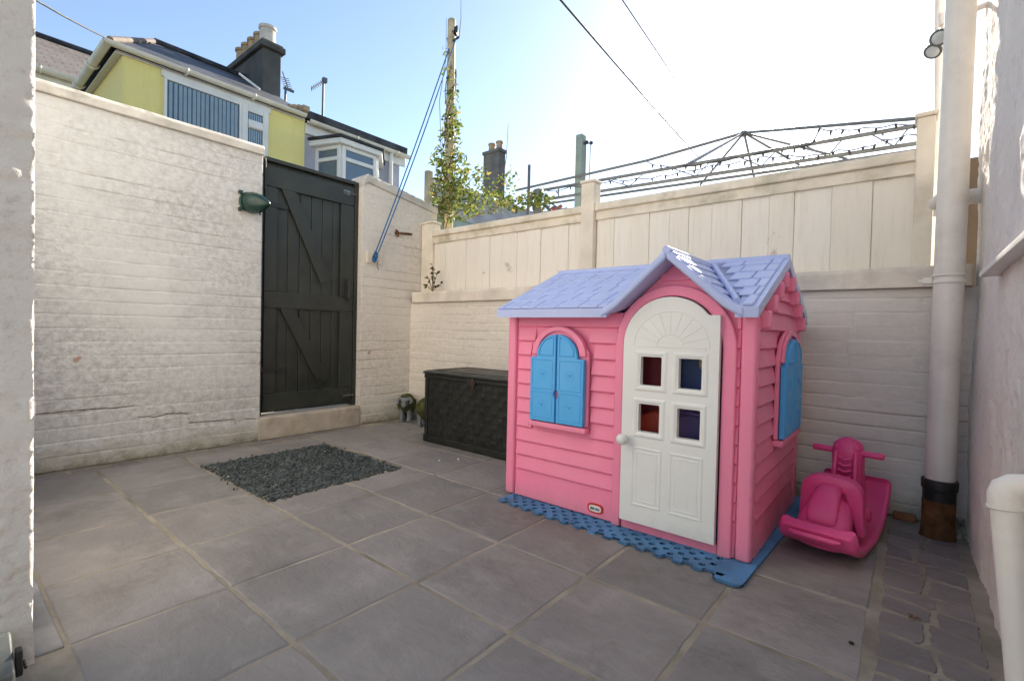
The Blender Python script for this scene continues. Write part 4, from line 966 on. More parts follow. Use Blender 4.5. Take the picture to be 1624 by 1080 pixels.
m = MB(); m.lathe(e+dd*.030, [(.0236, 0), (.0255, .001), (.0255, .006), (.0236, .007)], 24, dd); build(m, 'collar', 'pvc', wp, smooth=40)
# behind the right post: cream board, thin white pipe, side branch, dark panel added to darken the gap
m = MB(); a = RY(1468, 236, 3.32); b = RY(1502, 322, 3.32); m.box((a.x, 3.32, -.07), (b.x+.03, 3.36, a.z)); m.box((a.x, 3.30, b.z), (b.x+.02, 3.319, a.z-.01))
tag(build(m, 'screen', 'boards', bevel=.003, origin=((a.x+b.x)/2, 3.34, -.07)), 'narrow cream panel seen in the gap between the last fence post and the soil pipe', 'panel')
m = MB(); a_ = RY(1520, 236, 3.34); m.box((b.x+.032, 3.325, -.07), (XW+.06, 3.355, a_.z-.06))
tag(build(m, 'gap_filler', 'dark_brown', bevel=.003, origin=((b.x+.1), 3.34, -.07)), 'dark panel added behind the soil pipe to darken the gap beside the house wall', 'board')
m = MB(); a = RY(1492, 190, 3.28); b = RY(1493, -60, 3.28); m.tube([Vector((a.x, 3.28, -.07)), a, b], .026, 14)
tag(build(m, 'downpipe', 'pvc', smooth=50, origin=(a.x, 3.28, -.07)), 'slim white downpipe just left of the thick soil pipe, above the fence', 'pipe')
m = MB(); a = RY(1486, 322, 2.95); b = Vector((XW+.05, 2.9, a.z)); 
m.tube([a, at_z(a.z+.0)+Vector((-.045, .12, 0)), Vector((.2, 2.9, a.z)), b], .033, 14); m.tube([a+Vector((0, 0, .03)), a-Vector((0, 0, .06))], .012, 8)
tag(build(m, 'branch_pipe', 'pvc', smooth=50, origin=a), 'short white branch pipe passing behind the soil pipe at fence height', 'pipe')
# twin spot lamp
fl_ = thing('spot_lamp', RY(1496, 60, 2.9), 'white twin spot lamp mounted high by the soil pipe', 'lamp')
for i, ((x, y), ax) in enumerate((((1481, 80), Vector((-.35, -.55, -.75))), ((1490, 60), Vector((-.12, -.85, -.5))))):
    c = RY(x, y, 2.9-.05*i); ax.normalize(); m = MB(); m.lathe(c, [(.010, -.065), (.019, -.06), (.024, -.028), (.031, 0), (.033, .004), (.033, .010), (.028, .011)], 20, ax); hd = build(m, 'head', 'pvc', fl_, smooth=40)
    m = MB(); m.lathe(c+ax*.0112, [(.028, 0), (.023, .004), (.01, .006)], 20, ax); build(m, 'lens', 'lens', hd, smooth=40)
    m = MB(); m.lathe(c+ax*.004, [(.0335, 0), (.0345, .001), (.0345, .008), (.0335, .009)], 20, ax); build(m, 'rim', 'pvc_grey', hd, smooth=40)
m = MB(); a = RY(1498, 40, 2.95); m.tube([RY(1488, 58, 2.93), RY(1496, 45, 2.95), a+Vector((.03, 0, .02)), Vector((XW+.03, 2.97, a.z+.05))], .012, 10); m.tube([RY(1497, 22, 2.95), a], .02, 10); build(m, 'arm', 'pvc', fl_, smooth=50)

# ================================================================== PLAYHOUSE
PH0 = Vector((-1.0, 2.38, 0))
ph = thing('playhouse', PH0, 'pink plastic playhouse with a lilac roof, white door and blue shutters', 'playhouse')
FYp = 1.93; X0, X1 = -1.60, -.42; YBk = 2.82; ZE = .93; RZ_ = 1.17; RYc = 2.385
ax0, ax1 = -.942, -.540; acx = (ax0+ax1)/2; ar = (ax1-ax0)/2; asp = .80
def arch(x0, x1, zs, n=18, h=None):
    cx = (x0+x1)/2; r_ = (x1-x0)/2; h = h or r_
    return [(cx-r_*math.cos(PI*i/n), zs+h*math.sin(PI*i/n)) for i in range(n+1)]
# front panel with the door opening cut out
fw = MB()
ah = arch(ax0, ax1, asp, 20, .205)
wx0, wx1, wz0_, wz1_ = -1.41, -1.135, .43, .73
poly = [(X0+.02, .008), (ax0, .008)]+[(ax0, asp-.001)]+ah[1:-1]+[(ax1, asp-.001), (ax1, .008), (X1-.02, .008), (X1-.02, ZE), (-.50, ZE), (-.735, 1.145), (-.97, ZE), (X0+.02, ZE)]
fw.prism([(x, FYp+.012, z) for x, z in poly], (0, .03, 0))
# side walls and back
gab = [(FYp+.042, .008), (YBk-.012, .008), (YBk-.012, ZE), (RYc, RZ_), (FYp+.042, ZE)]
for xx in (X0+.012, X1-.042): fw.prism([(xx, y, z) for y, z in gab], (.03, 0, 0))
fw.box((X0+.043, YBk-.043, .008), (X1-.043, YBk-.0125, ZE))
fw.box((ax0+.001, FYp+.0, .008), (ax1-.001, FYp+.04, .05))
build(fw, 'wall', 'pink', ph, bevel=.003)
# lap boards (their tilt is modelled)
lb = MB()
def lap_f(x0, x1, z0, z1, y=FYp+.012, d=.014):
    lb.prism([(x0, y+.004, z0), (x0, y-d, z0+.006), (x0, y-d, z0+.012), (x0, y-.002, z1), (x0, y+.004, z1)], (x1-x0, 0, 0))
def lap_s(y0, y1, z0, z1, x=X1-.012, d=.014, s_=1):
    lb.prism([(x-.004*s_, y0, z0), (x+d*s_, y0, z0+.006), (x+d*s_, y0, z0+.012), (x+.002*s_, y0, z1), (x-.004*s_, y0, z1)], (0, y1-y0, 0))
zz = [.012, .148]+[.148+.0723*k for k in range(1, 12)]
for a, b in zip(zz, zz[1:]):
    if a > .92: break
    xw0, xw1 = -1.435, -1.11
    if b > .41 and a < .87:
        hw = .165 if a < .72 else .165*math.sqrt(max(0, 1-((a-.72)/.15)**2))+.012
        lap_f(-1.535, -1.274-hw, a, b-.002); lap_f(-1.274+hw, -.985, a, b-.002)
    else: lap_f(-1.535, -.985 if a < .85 else -.96, a, b-.002)
    lap_f(-.492, -.478, a, b-.002, d=.010)
    # right side wall, with the window left free
    ys0, ys1 = FYp+.05, YBk-.03
    if b > .39 and a < .86: lap_s(ys0, 2.27, a, b-.002); lap_s(2.62, ys1, a, b-.002)
    else: lap_s(ys0, ys1, a, b-.002)
    lap_s(ys0, ys1, a, b-.002, x=X0+.012, s_=-1)
for a, b, in ((.945, 1.0), (1.002, 1.055), (1.057, 1.10)):
    f = (b-ZE)/(RZ_-ZE); hw = (RYc-FYp)*(1-f)-.035
    if hw > .02: lap_s(RYc-hw, RYc+hw, a, b)
for a, b in ((1.065, 1.10),): lap_f(-.735-.06, -.735+.06, a, b, d=.006)
build(lb, 'lap_boards', 'pink', ph, bevel=.0035)
# corner posts
for (xa, ya_) in ((X0, FYp-.006), (X1-.055, FYp-.008), (X0, YBk-.05), (X1-.05, YBk-.05)):
    m = MB(); m.box((xa, ya_, .012), (xa+.055, ya_+.055, ZE+.0)); build(m, 'corner_post', 'pink_trim', ph, bevel=.014, seg=3)
# arched trim round the door
tr = MB(); o_ = arch(ax0-.042, ax1+.052, asp, 20, .25); i_ = arch(ax0-.002, ax1+.002, asp, 20, .207)
ring = [(o_[0][0], .012)]+o_+[(o_[-1][0], .012), (i_[-1][0], .012)]+i_[::-1]+[(i_[0][0], .012)]
n = len(o_)
seq_o = [(o_[0][0], .012)]+o_+[(o_[-1][0], .012)]; seq_i = [(i_[0][0], .012)]+i_+[(i_[-1][0], .012)]
vs = []; fs = []
for (a, b), (c, d) in zip(seq_o, seq_i): vs += [(a, FYp+.014, b), (a, FYp-.012, b), (c, FYp-.012, d), (c, FYp+.041, d)]
for k in range(len(seq_o)-1):
    j = k*4
    for q_ in range(4): fs.append((j+q_, j+(q_+1) % 4, j+4+(q_+1) % 4, j+4+q_))
fs += [(0, 3, 2, 1), tuple(len(vs)-4+i for i in range(4))]
tr.add(vs, fs); build(tr, 'door_surround', 'pink_trim', ph, bevel=.006)
# the door: arched white leaf with four open panes
DY = FYp-.016
def leaf_poly():
    L, R_ = ax0+.006, ax1-.004
    a = [p for p in arch(L, R_, asp+.005, 22, .197)]
    left = [p for p in a if p[0] < -.60]
    return [(L, .056)]+left+[(-.594, .934), (-.585, .928), (R_, .928), (R_, .056)]
panes = [(-.857, -.767, .638, .757), (-.697, -.607, .638, .757), (-.861, -.771, .443, .560), (-.698, -.608, .441, .559)]
def curve_mesh(name, loops, ext):                    # flat plate with holes
    cu = bpy.data.curves.new(name, 'CURVE'); cu.dimensions = '2D'; cu.fill_mode = 'BOTH'; cu.extrude = ext
    for lp_ in loops:
        s_ = cu.splines.new('POLY'); s_.points.add(len(lp_)-1); s_.use_cyclic_u = True
        for p, (a, b) in zip(s_.points, lp_): p.co = (a, b, 0, 1)
    ob = bpy.data.objects.new(name, cu); C.objects.link(ob); dg = bpy.context.evaluated_depsgraph_get(); me = bpy.data.meshes.new_from_object(ob.evaluated_get(dg))
    bpy.data.objects.remove(ob); bpy.data.curves.remove(cu); me.materials.clear(); me.name = name
    bm = bmesh.new(); bm.from_mesh(me); bmesh.ops.remove_doubles(bm, verts=bm.verts, dist=1e-5); bm.to_mesh(me); bm.free()
    return me
def rrect(x0, x1, z0, z1, r_=.008, n=4):
    out = []
    for cx, cz_, a0 in ((x1-r_, z0+r_, -PI/2), (x1-r_, z1-r_, 0), (x0+r_, z1-r_, PI/2), (x0+r_, z0+r_, PI)):
        for i in range(n+1): t_ = a0+PI/2*i/n; out.append((cx+r_*math.cos(t_), cz_+r_*math.sin(t_)))
    return out
me = curve_mesh('door', [leaf_poly()]+[rrect(*p, .006) for p in panes], .013)
M_ = Matrix.Translation(Vector((0, DY, 0))-PH0) @ Matrix(((1, 0, 0, 0), (0, 0, -1, 0), (0, 1, 0, 0), (0, 0, 0, 1)))
me.transform(M_); door = link('door', me, 'toy_white', ph, bevel=.004)
def frame_loop(mb, x0, x1, z0, z1, wd, y, d):
    o2 = [(x0, z0), (x1, z0), (x1, z1), (x0, z1)]; i2 = [(x0+wd, z0+wd), (x1-wd, z0+wd), (x1-wd, z1-wd), (x0+wd, z1-wd)]; vs = []
    for (a, b), (c, e_) in zip(o2, i2): vs += [(a, y, b), (a+(c-a)*.35, y-d, b+(e_-b)*.35), (a+(c-a)*.65, y-d, b+(e_-b)*.65), (c, y, e_)]
    fs = []
    for k in range(4):
        j = k*4; j2 = ((k+1) % 4)*4
        for q_ in range(3): fs.append((j+q_, j+q_+1, j2+q_+1, j2+q_))
    mb.add(vs, fs)
for p in panes:
    m = MB(); frame_loop(m, p[0]-.026, p[1]+.026, p[2]-.026, p[3]+.026, .024, DY-.0125, .0045); build(m, 'pane_frame', 'toy_white', door)
for (a, b, c, d) in ((-.887, -.757, .13, .378), (-.725, -.592, .13, .378)):
    m = MB(); frame_loop(m, a, b, c, d, .010, DY-.0128, .0022); frame_loop(m, a+.018, b-.018, c+.018, d-.018, .008, DY-.0128, .0014); build(m, 'door_panel', 'toy_white', door)
m = MB(); fc_ = Vector((-.735, DY-.012, .80)); R1, R2 = .155, .055
m.tube([fc_+Vector((-R1, 0, 0)), fc_+Vector((R1, 0, 0))], .003, 6)
for rr in (R1, R2): m.tube([fc_+Vector((-rr*math.cos(PI*i/20), 0, rr*.93*math.sin(PI*i/20))) for i in range(21)], .003, 6)
for k in range(1, 10):
    an = PI*k/10; m.tube([fc_+Vector((-R2*math.cos(an), 0, R2*.93*math.sin(an))), fc_+Vector((-R1*math.cos(an), 0, R1*.93*math.sin(an)))], .0028, 6)
build(m, 'fan_light', 'toy_white', door, smooth=50)
m = MB(); m.lathe((-.918, DY-.012, .405), [(.012, 0), (.011, .012), (.02, .02), (.024, .03), (.022, .042), (.012, .05), (.003, .052)], 20, (0, -1, 0)); build(m, 'knob', 'toy_white', door, smooth=50)
# windows with shutters: builder in window-plane coordinates
def window(to3, nrm, name_trim, hw=.150, zb=.418, zs=.728, zt=.848, gap=.004):
    tr_ = MB()
    outer = [(-hw-.012, zb-.0), (-hw-.012, zs+.03)]+[(-(hw-.005)*math.cos(PI*i/16), zs+.03+(zt-zs)*1.0*math.sin(PI*i/16)) for i in range(1, 16)]+[(hw+.012, zs+.03), (hw+.012, zb)]
    tr_.prism([to3(a, b, .002) for a, b in outer], nrm*.018)
    sill = [(-hw-.014, zb-.028), (-hw-.010, zb-.002), (hw+.014, zb-.002), (hw+.014, zb-.028)]
    tr_.prism([to3(a, b, .001) for a, b in sill], nrm*.040)
    # the arched hood moulding over the shutters
    ho = [( -(hw+.002)*math.cos(PI*i/18), zs+.012+(zt-zs+.018)*math.sin(PI*i/18)) for i in range(19)]; hi = [(-(hw-.032)*math.cos(PI*i/18), zs+.012+(zt-zs-.006)*math.sin(PI*i/18)) for i in range(19)]
    vs = []; fs = []
    for (a, b), (c, d) in zip(ho, hi): vs += [to3(a, b, .018), to3(a, b, .034), to3(c, d, .034), to3(c, d, .018)]
    for k in range(18):
        j = k*4
        for q_ in range(4): fs.append((j+q_, j+(q_+1) % 4, j+4+(q_+1) % 4, j+4+q_))
    fs += [(0, 3, 2, 1), (72, 73, 74, 75)]; tr_.add(vs, fs)
    build(tr_, 'window_surround', 'pink_trim', ph, bevel=.005)
    for sgn in (-1, 1):
        s_ = MB()
        top = [(sgn*(hw-.035)*math.cos(PI/2*i/10), zs+(zt-zs-.008)*math.sin(PI/2*i/10)) for i in range(11)]
        pts = [(sgn*gap, zb+.003), (sgn*hw, zb+.003), (sgn*hw, zs)]+top[:-1]+[(sgn*gap, zt-.009)]
        # finger notch on the meeting edge
        nt_ = [(sgn*(gap+.010*math.sin(PI*i/6)), zb+.16-.045*i/6) for i in range(7)]
        pts = pts+nt_
        s_.prism([to3(a, b, .022) for a, b in pts], nrm*.022)
        sh_ = build(s_, 'shutter', 'toy_blue', ph, bevel=.004)
        e_ = MB()
        for (z0, z1) in ((zb+.02, zb+.145), (zb+.16, zs-.012)):
            x0, x1 = sgn*(gap+.016), sgn*(hw-.014); lo, hi_ = min(x0, x1), max(x0, x1)
            c = [(lo, z0), (hi_, z0), (hi_, z1), (lo, z1)]
            for (p, q) in zip(c, c[1:]+c[:1]): e_.tube([to3(*p, .0437), to3(*q, .0437)], .0024, 6)
            cx, cz_ = (lo+hi_)/2, (z0+z1)/2
            e_.tube([to3(cx+.022*math.cos(2*PI*i/16), cz_+.022*math.sin(2*PI*i/16), .0438) for i in range(17)], .0013, 5)
            e_.tube([to3(cx-.011, cz_+.008, .0445), to3(cx, cz_-.010, .0445), to3(cx+.011, cz_+.008, .0445), to3(cx, cz_+.003, .0445), to3(cx-.011, cz_+.008, .0445)], .0012, 5)
        tp = [(sgn*(gap+.014), zs+.012)]+[(sgn*(gap+.014+(hw-.07)*math.cos(PI/2*i/10)), zs+.012+(zt-zs-.034)*math.sin(PI/2*i/10)) for i in range(11)]+[(sgn*(gap+.014), zs+.012)]
        e_.tube([to3(a, b, .0445) for a, b in tp], .003, 6)
        build(e_, 'moulding', 'toy_blue', sh_, smooth=50)
window(lambda a, b, d: Vector((-1.274+a, FYp+.004-d, b)), Vector((0, -1, 0)), 'front')
window(lambda a, b, d: Vector((X1-.006+d, 2.47+a, b)), Vector((1, 0, 0)), 'side', hw=.20, zb=.42, zs=.73, zt=.85)
# badge
bx_, bz_ = RY(944, 806, FYp-.002).x, RY(944, 806, FYp-.002).z
def oval(w_, h_, n=24): return [(bx_+w_*(abs(math.cos(t_))**.6)*(1 if math.cos(t_) > 0 else -1), bz_+h_*(abs(math.sin(t_))**.7)*(1 if math.sin(t_) > 0 else -1)) for t_ in [2*PI*i/n for i in range(n)]]
BY_ = FYp-.0045
m = MB(); m.prism([(a, BY_, b) for a, b in oval(.039, .0215)], (0, .007, 0)); bdg = build(m, 'badge', 'logo_red', ph)
m = MB(); m.prism([(a, BY_-.0015, b) for a, b in oval(.031, .0145)], (0, .0012, 0)); build(m, 'badge_face', 'logo_white', bdg)
tc = bpy.data.curves.new('badge_text', 'FONT'); tc.body = 'little tikes'; tc.size = .0145; tc.align_x = 'CENTER'; tc.align_y = 'CENTER'; tc.offset = .0003; tc.shear = .2; tc.extrude = .0004
to = bpy.data.objects.new('badge_text', tc); C.objects.link(to); me = bpy.data.meshes.new_from_object(to.evaluated_get(bpy.context.evaluated_depsgraph_get())); bpy.data.objects.remove(to)
me.materials.clear(); me.transform(Matrix.Translation(Vector((bx_, BY_-.002, bz_))-PH0) @ Matrix.Rotation(PI/2, 4, 'X') @ Matrix.Diagonal((.80, 1.25, 1, 1))); link('badge_text', me, 'logo_ink', bdg, recalc=False)
# rafter ends under the gable
for (y, z) in ((1.995, .925), (2.10, .99), (2.205, 1.05), (2.30, 1.10), (2.465, 1.095), (2.565, 1.04), (2.665, .985), (2.765, .925)):
    m = MB(); s_ = 1 if y < RYc else -1; an = math.atan2(RZ_-ZE, RYc-FYp)*s_
    m.box((-.02, -.017, -.034), (.028, .017, .034)); R = Matrix.Translation((X1+.004, y, z-.01)) @ Matrix.Rotation(an*.2, 4, 'X')
    m.v = [R @ p for p in m.v]; build(m, 'rafter_end', 'pink_trim', ph, bevel=.011, seg=3)
# roof
RX0, RX1 = -1.603, -.400; EY, EZ = 1.838, .945; RT = 1.183; BYe = 2.90
sl_n = math.hypot(RYc-EY, RT-EZ)
def slope_pt(x, s_, h, back=False):                       # s_ 0..1 from eave to ridge, h above the surface
    y = EY+(RYc-EY)*s_ if not back else BYe+(RYc-BYe)*s_; z = EZ+.016+(RT-EZ)*s_
    nn = Vector((0, -(RT-EZ), RYc-EY)).normalized()
    if back: nn.y *= -1
    return Vector((x, y, z))+nn*h
rfm = MB()
def rsec(xa, xb, y_in=None):
    zf = lambda y, z0, z1: z0+(z1-z0)*(y-EY)/(RYc-EY)
    if y_in is None: f = [(xa, EY, EZ-.028), (xa, EY-.004, EZ+.010)]
    else: f = [(xa, y_in, zf(y_in, EZ-.028, RT-.03)), (xa, y_in, zf(y_in, EZ+.010, RT+.014))]
    rfm.prism(f+[(xa, RYc, RT+.014), (xa, BYe+.004, EZ+.010), (xa, BYe, EZ-.028), (xa, RYc, RT-.03)], (xb-xa, 0, 0))
rsec(RX0, -.99); rsec(-.99, -.478, FYp+.05); rsec(-.478, RX1)
_bm = bmesh.new(); _vs = [_bm.verts.new(v) for v in rfm.v]
for _q in rfm.f: _bm.faces.new([_vs[i] for i in _q])
bmesh.ops.remove_doubles(_bm, verts=_bm.verts, dist=1e-4)
_bm.verts.index_update(); rfm.v = [v.co.copy() for v in _bm.verts]; rfm.f = [tuple(v.index for v in f.verts) for f in _bm.faces]; _bm.free()
gl_x, gr_x, gpx, gpz, GYf = -1.0, -.465, -.735, 1.185, 1.83
roof = build(rfm, 'roof', 'lilac', ph, bevel=.009, seg=3)
def shingles(mb, P, rows, x0f, x1f, wmean):
    for r_ in range(rows):
        s0, s1 = r_/rows, (r_+1.12)/rows
        x = x0f(s0)-random.uniform(0, wmean*.5); xe = x1f(s0)
        while x < xe:
            w_ = wmean*random.uniform(.8, 1.25); a, b = max(x, x0f(s0)), min(x+w_-.0012, xe)
            if b-a > .012:
                j = random.uniform(-.012, .006)/1.0; d = .0062+random.uniform(-.001, .001)
                q0, q1 = s0+j*.3, min(s1, 1.0)
                vs = [P(a, q0, -.002), P(b, q0, -.002), P(b, q1, -.003), P(a, q1, -.003), P(a+.003, q0+.004, d), P(b-.003, q0+.004, d), P(b-.003, q1, .0015), P(a+.003, q1, .0015)]
                mb.add(vs, [(0, 3, 2, 1), (4, 5, 6, 7), (0, 1, 5, 4), (1, 2, 6, 5), (2, 3, 7, 6), (3, 0, 4, 7)])
            x += w_
m = MB()
shingles(m, lambda x, s_, h: slope_pt(x, s_, h), 6, lambda s_: RX0+.004, lambda s_: -.985+.235*s_, .105)
shingles(m, lambda x, s_, h: slope_pt(x, s_, h), 6, lambda s_: -.475-.245*s_+.02, lambda s_: RX1-.018, .105)
shingles(m, lambda x, s_, h: slope_pt(x, s_, h, True), 6, lambda s_: RX0+.004, lambda s_: RX1-.018, .105)
build(m, 'shingles', 'lilac', roof, bevel=.002, seg=1)
# front gable roof: two thick slopes meeting on a ridge that runs back into the main roof
def gslope(xe):
    mb = MB(); t_ = .034
    d = Vector((xe-gpx, 0, EZ+.002-gpz)); nn = Vector((-d.z, 0, d.x)) if xe > gpx else Vector((d.z, 0, -d.x)); nn.normalize()
    prof = [Vector((gpx, 0, gpz)), Vector((gpx, 0, gpz))+d*.80, Vector((gpx, 0, gpz))+d*.94+Vector((0, 0, .010)), Vector((xe+(.05 if xe > gpx else -.05)*.35, 0, EZ+.010))]
    def ym(p):                                              # where this height meets the main slope
        return EY+(RYc-EY)*max(.02, min(.985, (p.z-EZ-.016)/(RT-EZ)))+.02
    vs = []; fs = []
    for p in prof:
        lo_ = p-Vector((0, 0, t_*1.15))
        vs += [Vector((p.x, GYf, p.z)), Vector((p.x, max(ym(p), GYf+.03), p.z)), Vector((lo_.x, max(ym(p), GYf+.03), lo_.z)), Vector((lo_.x, GYf, lo_.z))]
    for k in range(len(prof)-1):
        j = k*4
        for q_ in range(4): fs.append((j+q_, j+(q_+1) % 4, j+4+(q_+1) % 4, j+4+q_))
    fs += [(0, 3, 2, 1), tuple(len(vs)-4+i for i in range(4))]
    mb.add(vs, fs); return mb
gm = gslope(gl_x); g2 = gslope(gr_x); gm.add(g2.v, g2.f)
gable = build(gm, 'gable_roof', 'lilac', roof, bevel=.010, seg=3)
m = MB()
for sgn, xe in ((-1, gl_x), (1, gr_x)):
    nrow = 6
    for r_ in range(nrow):
        f0, f1 = 1-(r_)/nrow*.98-.06, 1-(r_+1.1)/nrow*.98-.06; f1 = max(f1, 0)
        def gpnt(f, y, h): 
            p = Vector((gpx+(xe-gpx)*f, y, gpz+(EZ+.002-gpz)*f)); d = Vector((xe-gpx, 0, EZ-gpz)); nn = Vector((-d.z*sgn, 0, d.x*sgn)).normalized(); return p+nn*h
        y = GYf+.02-random.uniform(0, .04)
        while True:
            zc = gpnt((f0+f1)/2, 0, 0).z; ye = EY+(RYc-EY)*max(.02, min(.98, (zc-EZ-.016)/(RT-EZ))); w_ = random.uniform(.08, .12); a, b = max(y, GYf+.02), min(y+w_-.0012, ye)
            if a >= ye: break
            if b-a > .01:
                vs = [gpnt(f0, a, -.002), gpnt(f0, b, -.002), gpnt(f1, b, -.003), gpnt(f1, a, -.003), gpnt(f0-.01, a+.003, .009), gpnt(f0-.01, b-.003, .009), gpnt(f1, b-.003, .0025), gpnt(f1, a+.003, .0025)]
                m.add(vs, [(0, 3, 2, 1), (4, 5, 6, 7), (0, 1, 5, 4), (1, 2, 6, 5), (2, 3, 7, 6), (3, 0, 4, 7)])
            y += w_
build(m, 'shingles', 'lilac', gable, bevel=.002, seg=1)
m = MB(); m.tube([(gpx, GYf+.004, gpz-.006), (gpx, RYc-.05, gpz-.006)], .017, 10); build(m, 'ridge', 'lilac', gable, smooth=60)
m = MB(); m.tube([slope_pt(-.70, .88, .004), slope_pt(-.475, .04, .008)], .012, 8); m.tube([slope_pt(-.77, .88, .004), slope_pt(-.985, .04, .008)], .012, 8); build(m, 'valley', 'lilac', gable, smooth=60)
m = MB(); m.tube([(RX0+.004, RYc, RT+.012), (RX1-.004, RYc, RT+.012)], .017, 10); build(m, 'ridge', 'lilac', roof, smooth=60)
# toys inside, glimpsed through the panes
m = MB(); m.box((-.965, 2.07, .0), (-.785, 2.09, .82)); o = build(m, 'toy_board', 'toy_red', bevel=.02, seg=3, origin=(-.88, 2.08, 0)); tag(o, 'dark red plastic board standing inside the playhouse behind the left panes', 'toy')
m = MB(); m.prism([(-.95, 2.0, .012), (-.76, 2.0, .012), (-.77, 2.0, .47), (-.83, 2.0, .53), (-.95, 2.0, .47)], (0, .05, 0)); o = build(m, 'toy_slide', 'toy_orange', bevel=.02, seg=3, origin=(-.85, 2.02, 0)); tag(o, 'orange red sloped plastic toy inside the playhouse behind the lower left pane', 'toy')
m = MB(); m.box((-.775, 2.10, .0), (-.62, 2.22, .84)); o = build(m, 'toy_cupboard', 'toy_navy', bevel=.03, seg=3, origin=(-.70, 2.16, 0)); tag(o, 'royal blue plastic cupboard inside the playhouse behind the right panes', 'toy')
m = MB(); m.box((-.75, 2.01, .0), (-.60, 2.09, .545)); m.tube([(-.75, 2.008, .515), (-.68, 2.002, .53), (-.60, 2.008, .52)], .014, 8); o = build(m, 'toy_bin', 'toy_purple', bevel=.03, seg=3, origin=(-.67, 2.05, 0)); tag(o, 'purple plastic bin inside the playhouse behind the lower right pane', 'toy')
m = MB(); m.ball((-.632, 2.03, .735), .028, 16, 12, (1, 1, 1.1)); m.ball((-.622, 2.03, .64), .024, 16, 12); m.tube([(-.615, 2.03, .545), (-.615, 2.03, .74)], .013, 8); o = build(m, 'toy_figure', 'toy_cream', smooth=60, origin=(-.615, 2.03, .545)); tag(o, 'pale cream rounded toy standing on the purple bin inside the playhouse', 'toy')

# ================================================================== FOAM MAT
fa = Vector((-1.555, 1.815)); fb = Vector((-.405, 1.765)); u_ = (fb-fa).normalized(); v_ = Vector((-u_.y, u_.x)); Wm = (fb-fa).length
lp_ = []
def LM(a, b): p = fa+u_*a+v_*b; return (p.x, p.y)
pitch = .0745; a = .0; k = 0
lp_.append(LM(0, .03))
while a < Wm-.10:
    lp_ += [LM(a+.004, .022), LM(a+.010, .004), LM(a+.006, -.000), LM(a+.042, -.000), LM(a+.038, .004), LM(a+.044, .022)] if k % 1 == 0 else []
    a += pitch; k += 1
lp_ += [LM(Wm-.095, .02), LM(Wm-.09, -.026), LM(Wm-.02, -.028), LM(Wm-.004, -.016), LM(Wm, .0), LM(Wm, 1.17), LM(0, 1.17)]
holes = []
for r_ in range(4):
    n_ = int((Wm-.12)/.0605)
    for k in range(n_):
        cx_ = .03+k*.0605+(.03 if r_ % 2 else 0); cy_ = .038+r_*.032
        if cx_ > Wm-.085: continue
        holes.append([LM(cx_+.0125*math.cos(2*PI*i/12), cy_+.0125*math.sin(2*PI*i/12)) for i in range(12)])
for k in range(3):
    hx_, hy_ = Wm-.058, .60+k*.05; holes.append([LM(hx_+.02*math.cos(2*PI*i/10), hy_+.010*math.sin(2*PI*i/10)) for i in range(10)])
me = curve_mesh('foam_mat', [lp_]+holes, .0055); me.transform(Matrix.Translation((1.0, -2.3, .0)))
o = link('foam_mat', me, 'mat_blue', None, bevel=.0015, seg=1); o.location = (-1.0, 2.3, .0075); tag(o, 'blue perforated foam mat with a toothed edge lying under the pink playhouse', 'mat')

# ================================================================== ROCKING SCOOTER
SC = Vector((-.205, 2.47, 0)); sa = math.radians(-7)
scn = thing('rocking_scooter', SC, 'magenta plastic rocking scooter beside the right side of the playhouse', 'ride-on toy'); scn.rotation_euler = (0, 0, sa)
def lbuild(mb, name, mat, parent, **kw):
    me = bpy.data.meshes.new(name); me.from_pydata([tuple(p) for p in mb.v], [], mb.f); return link(name, me, mat, parent, **kw)
# rocker: curved tray swept across its width
prof = [(-.345, .125), (-.315, .072), (-.25, .036), (-.15, .014), (0, .006), (.12, .016), (.22, .052), (.29, .105), (.335, .165), (.352, .205)]
def smoothp(pts, n=5):
    out = []
    for i in range(len(pts)-1):
        p0 = pts[max(i-1, 0)]; p1 = pts[i]; p2 = pts[i+1]; p3 = pts[min(i+2, len(pts)-1)]
        for k in range(n):
            t_ = k/n; out.append(tuple(.5*((2*b)+(-a+c)*t_+(2*a-5*b+4*c-d)*t_*t_+(-a+3*b-3*c+d)*t_**3) for a, b, c, d in zip(p0, p1, p2, p3)))
    return out+[pts[-1]]
pr = smoothp(prof, 4); m = MB(); cols = [(-.135, .020), (-.130, .034), (-.115, .036), (-.100, .028), (-.06, .024), (.06, .024), (.100, .028), (.115, .036), (.130, .034), (.135, .020), (.125, .0), (-.125, .0)]
vs = []; fs = []
for i, (y, z) in enumerate(pr):
    a = pr[max(i-1, 0)]; b = pr[min(i+1, len(pr)-1)]; d = Vector((0, b[0]-a[0], b[1]-a[1])).normalized(); nn = Vector((0, -d.z, d.y))
    ef = min(i, len(pr)-1-i); nar = 1-.10*max(0, 1-ef/3)**2; extra = .016*max(0, 1-ef/2.0)
    for (x, h) in cols: vs.append(Vector((x*nar, y, z))+nn*(h+(extra if h > 0 else 0)))
nc = len(cols)
for i in range(len(pr)-1):
    for k in range(nc): fs.append((i*nc+k, i*nc+(k+1) % nc, (i+1)*nc+(k+1) % nc, (i+1)*nc+k))
fs += [tuple(range(nc)), tuple(reversed([(len(pr)-1)*nc+k for k in range(nc)]))]
m.add(vs, fs); rk = lbuild(m, 'rocker', 'hot_pink', scn, bevel=.006, seg=3)
m = MB(); m.tube([(-.085, -.352, .106), (-.06, -.354, .104), (.06, -.354, .104), (.085, -.352, .106)], [.006, .010, .010, .006], 10); lbuild(m, 'lip_rib', 'hot_pink', rk, smooth=60)
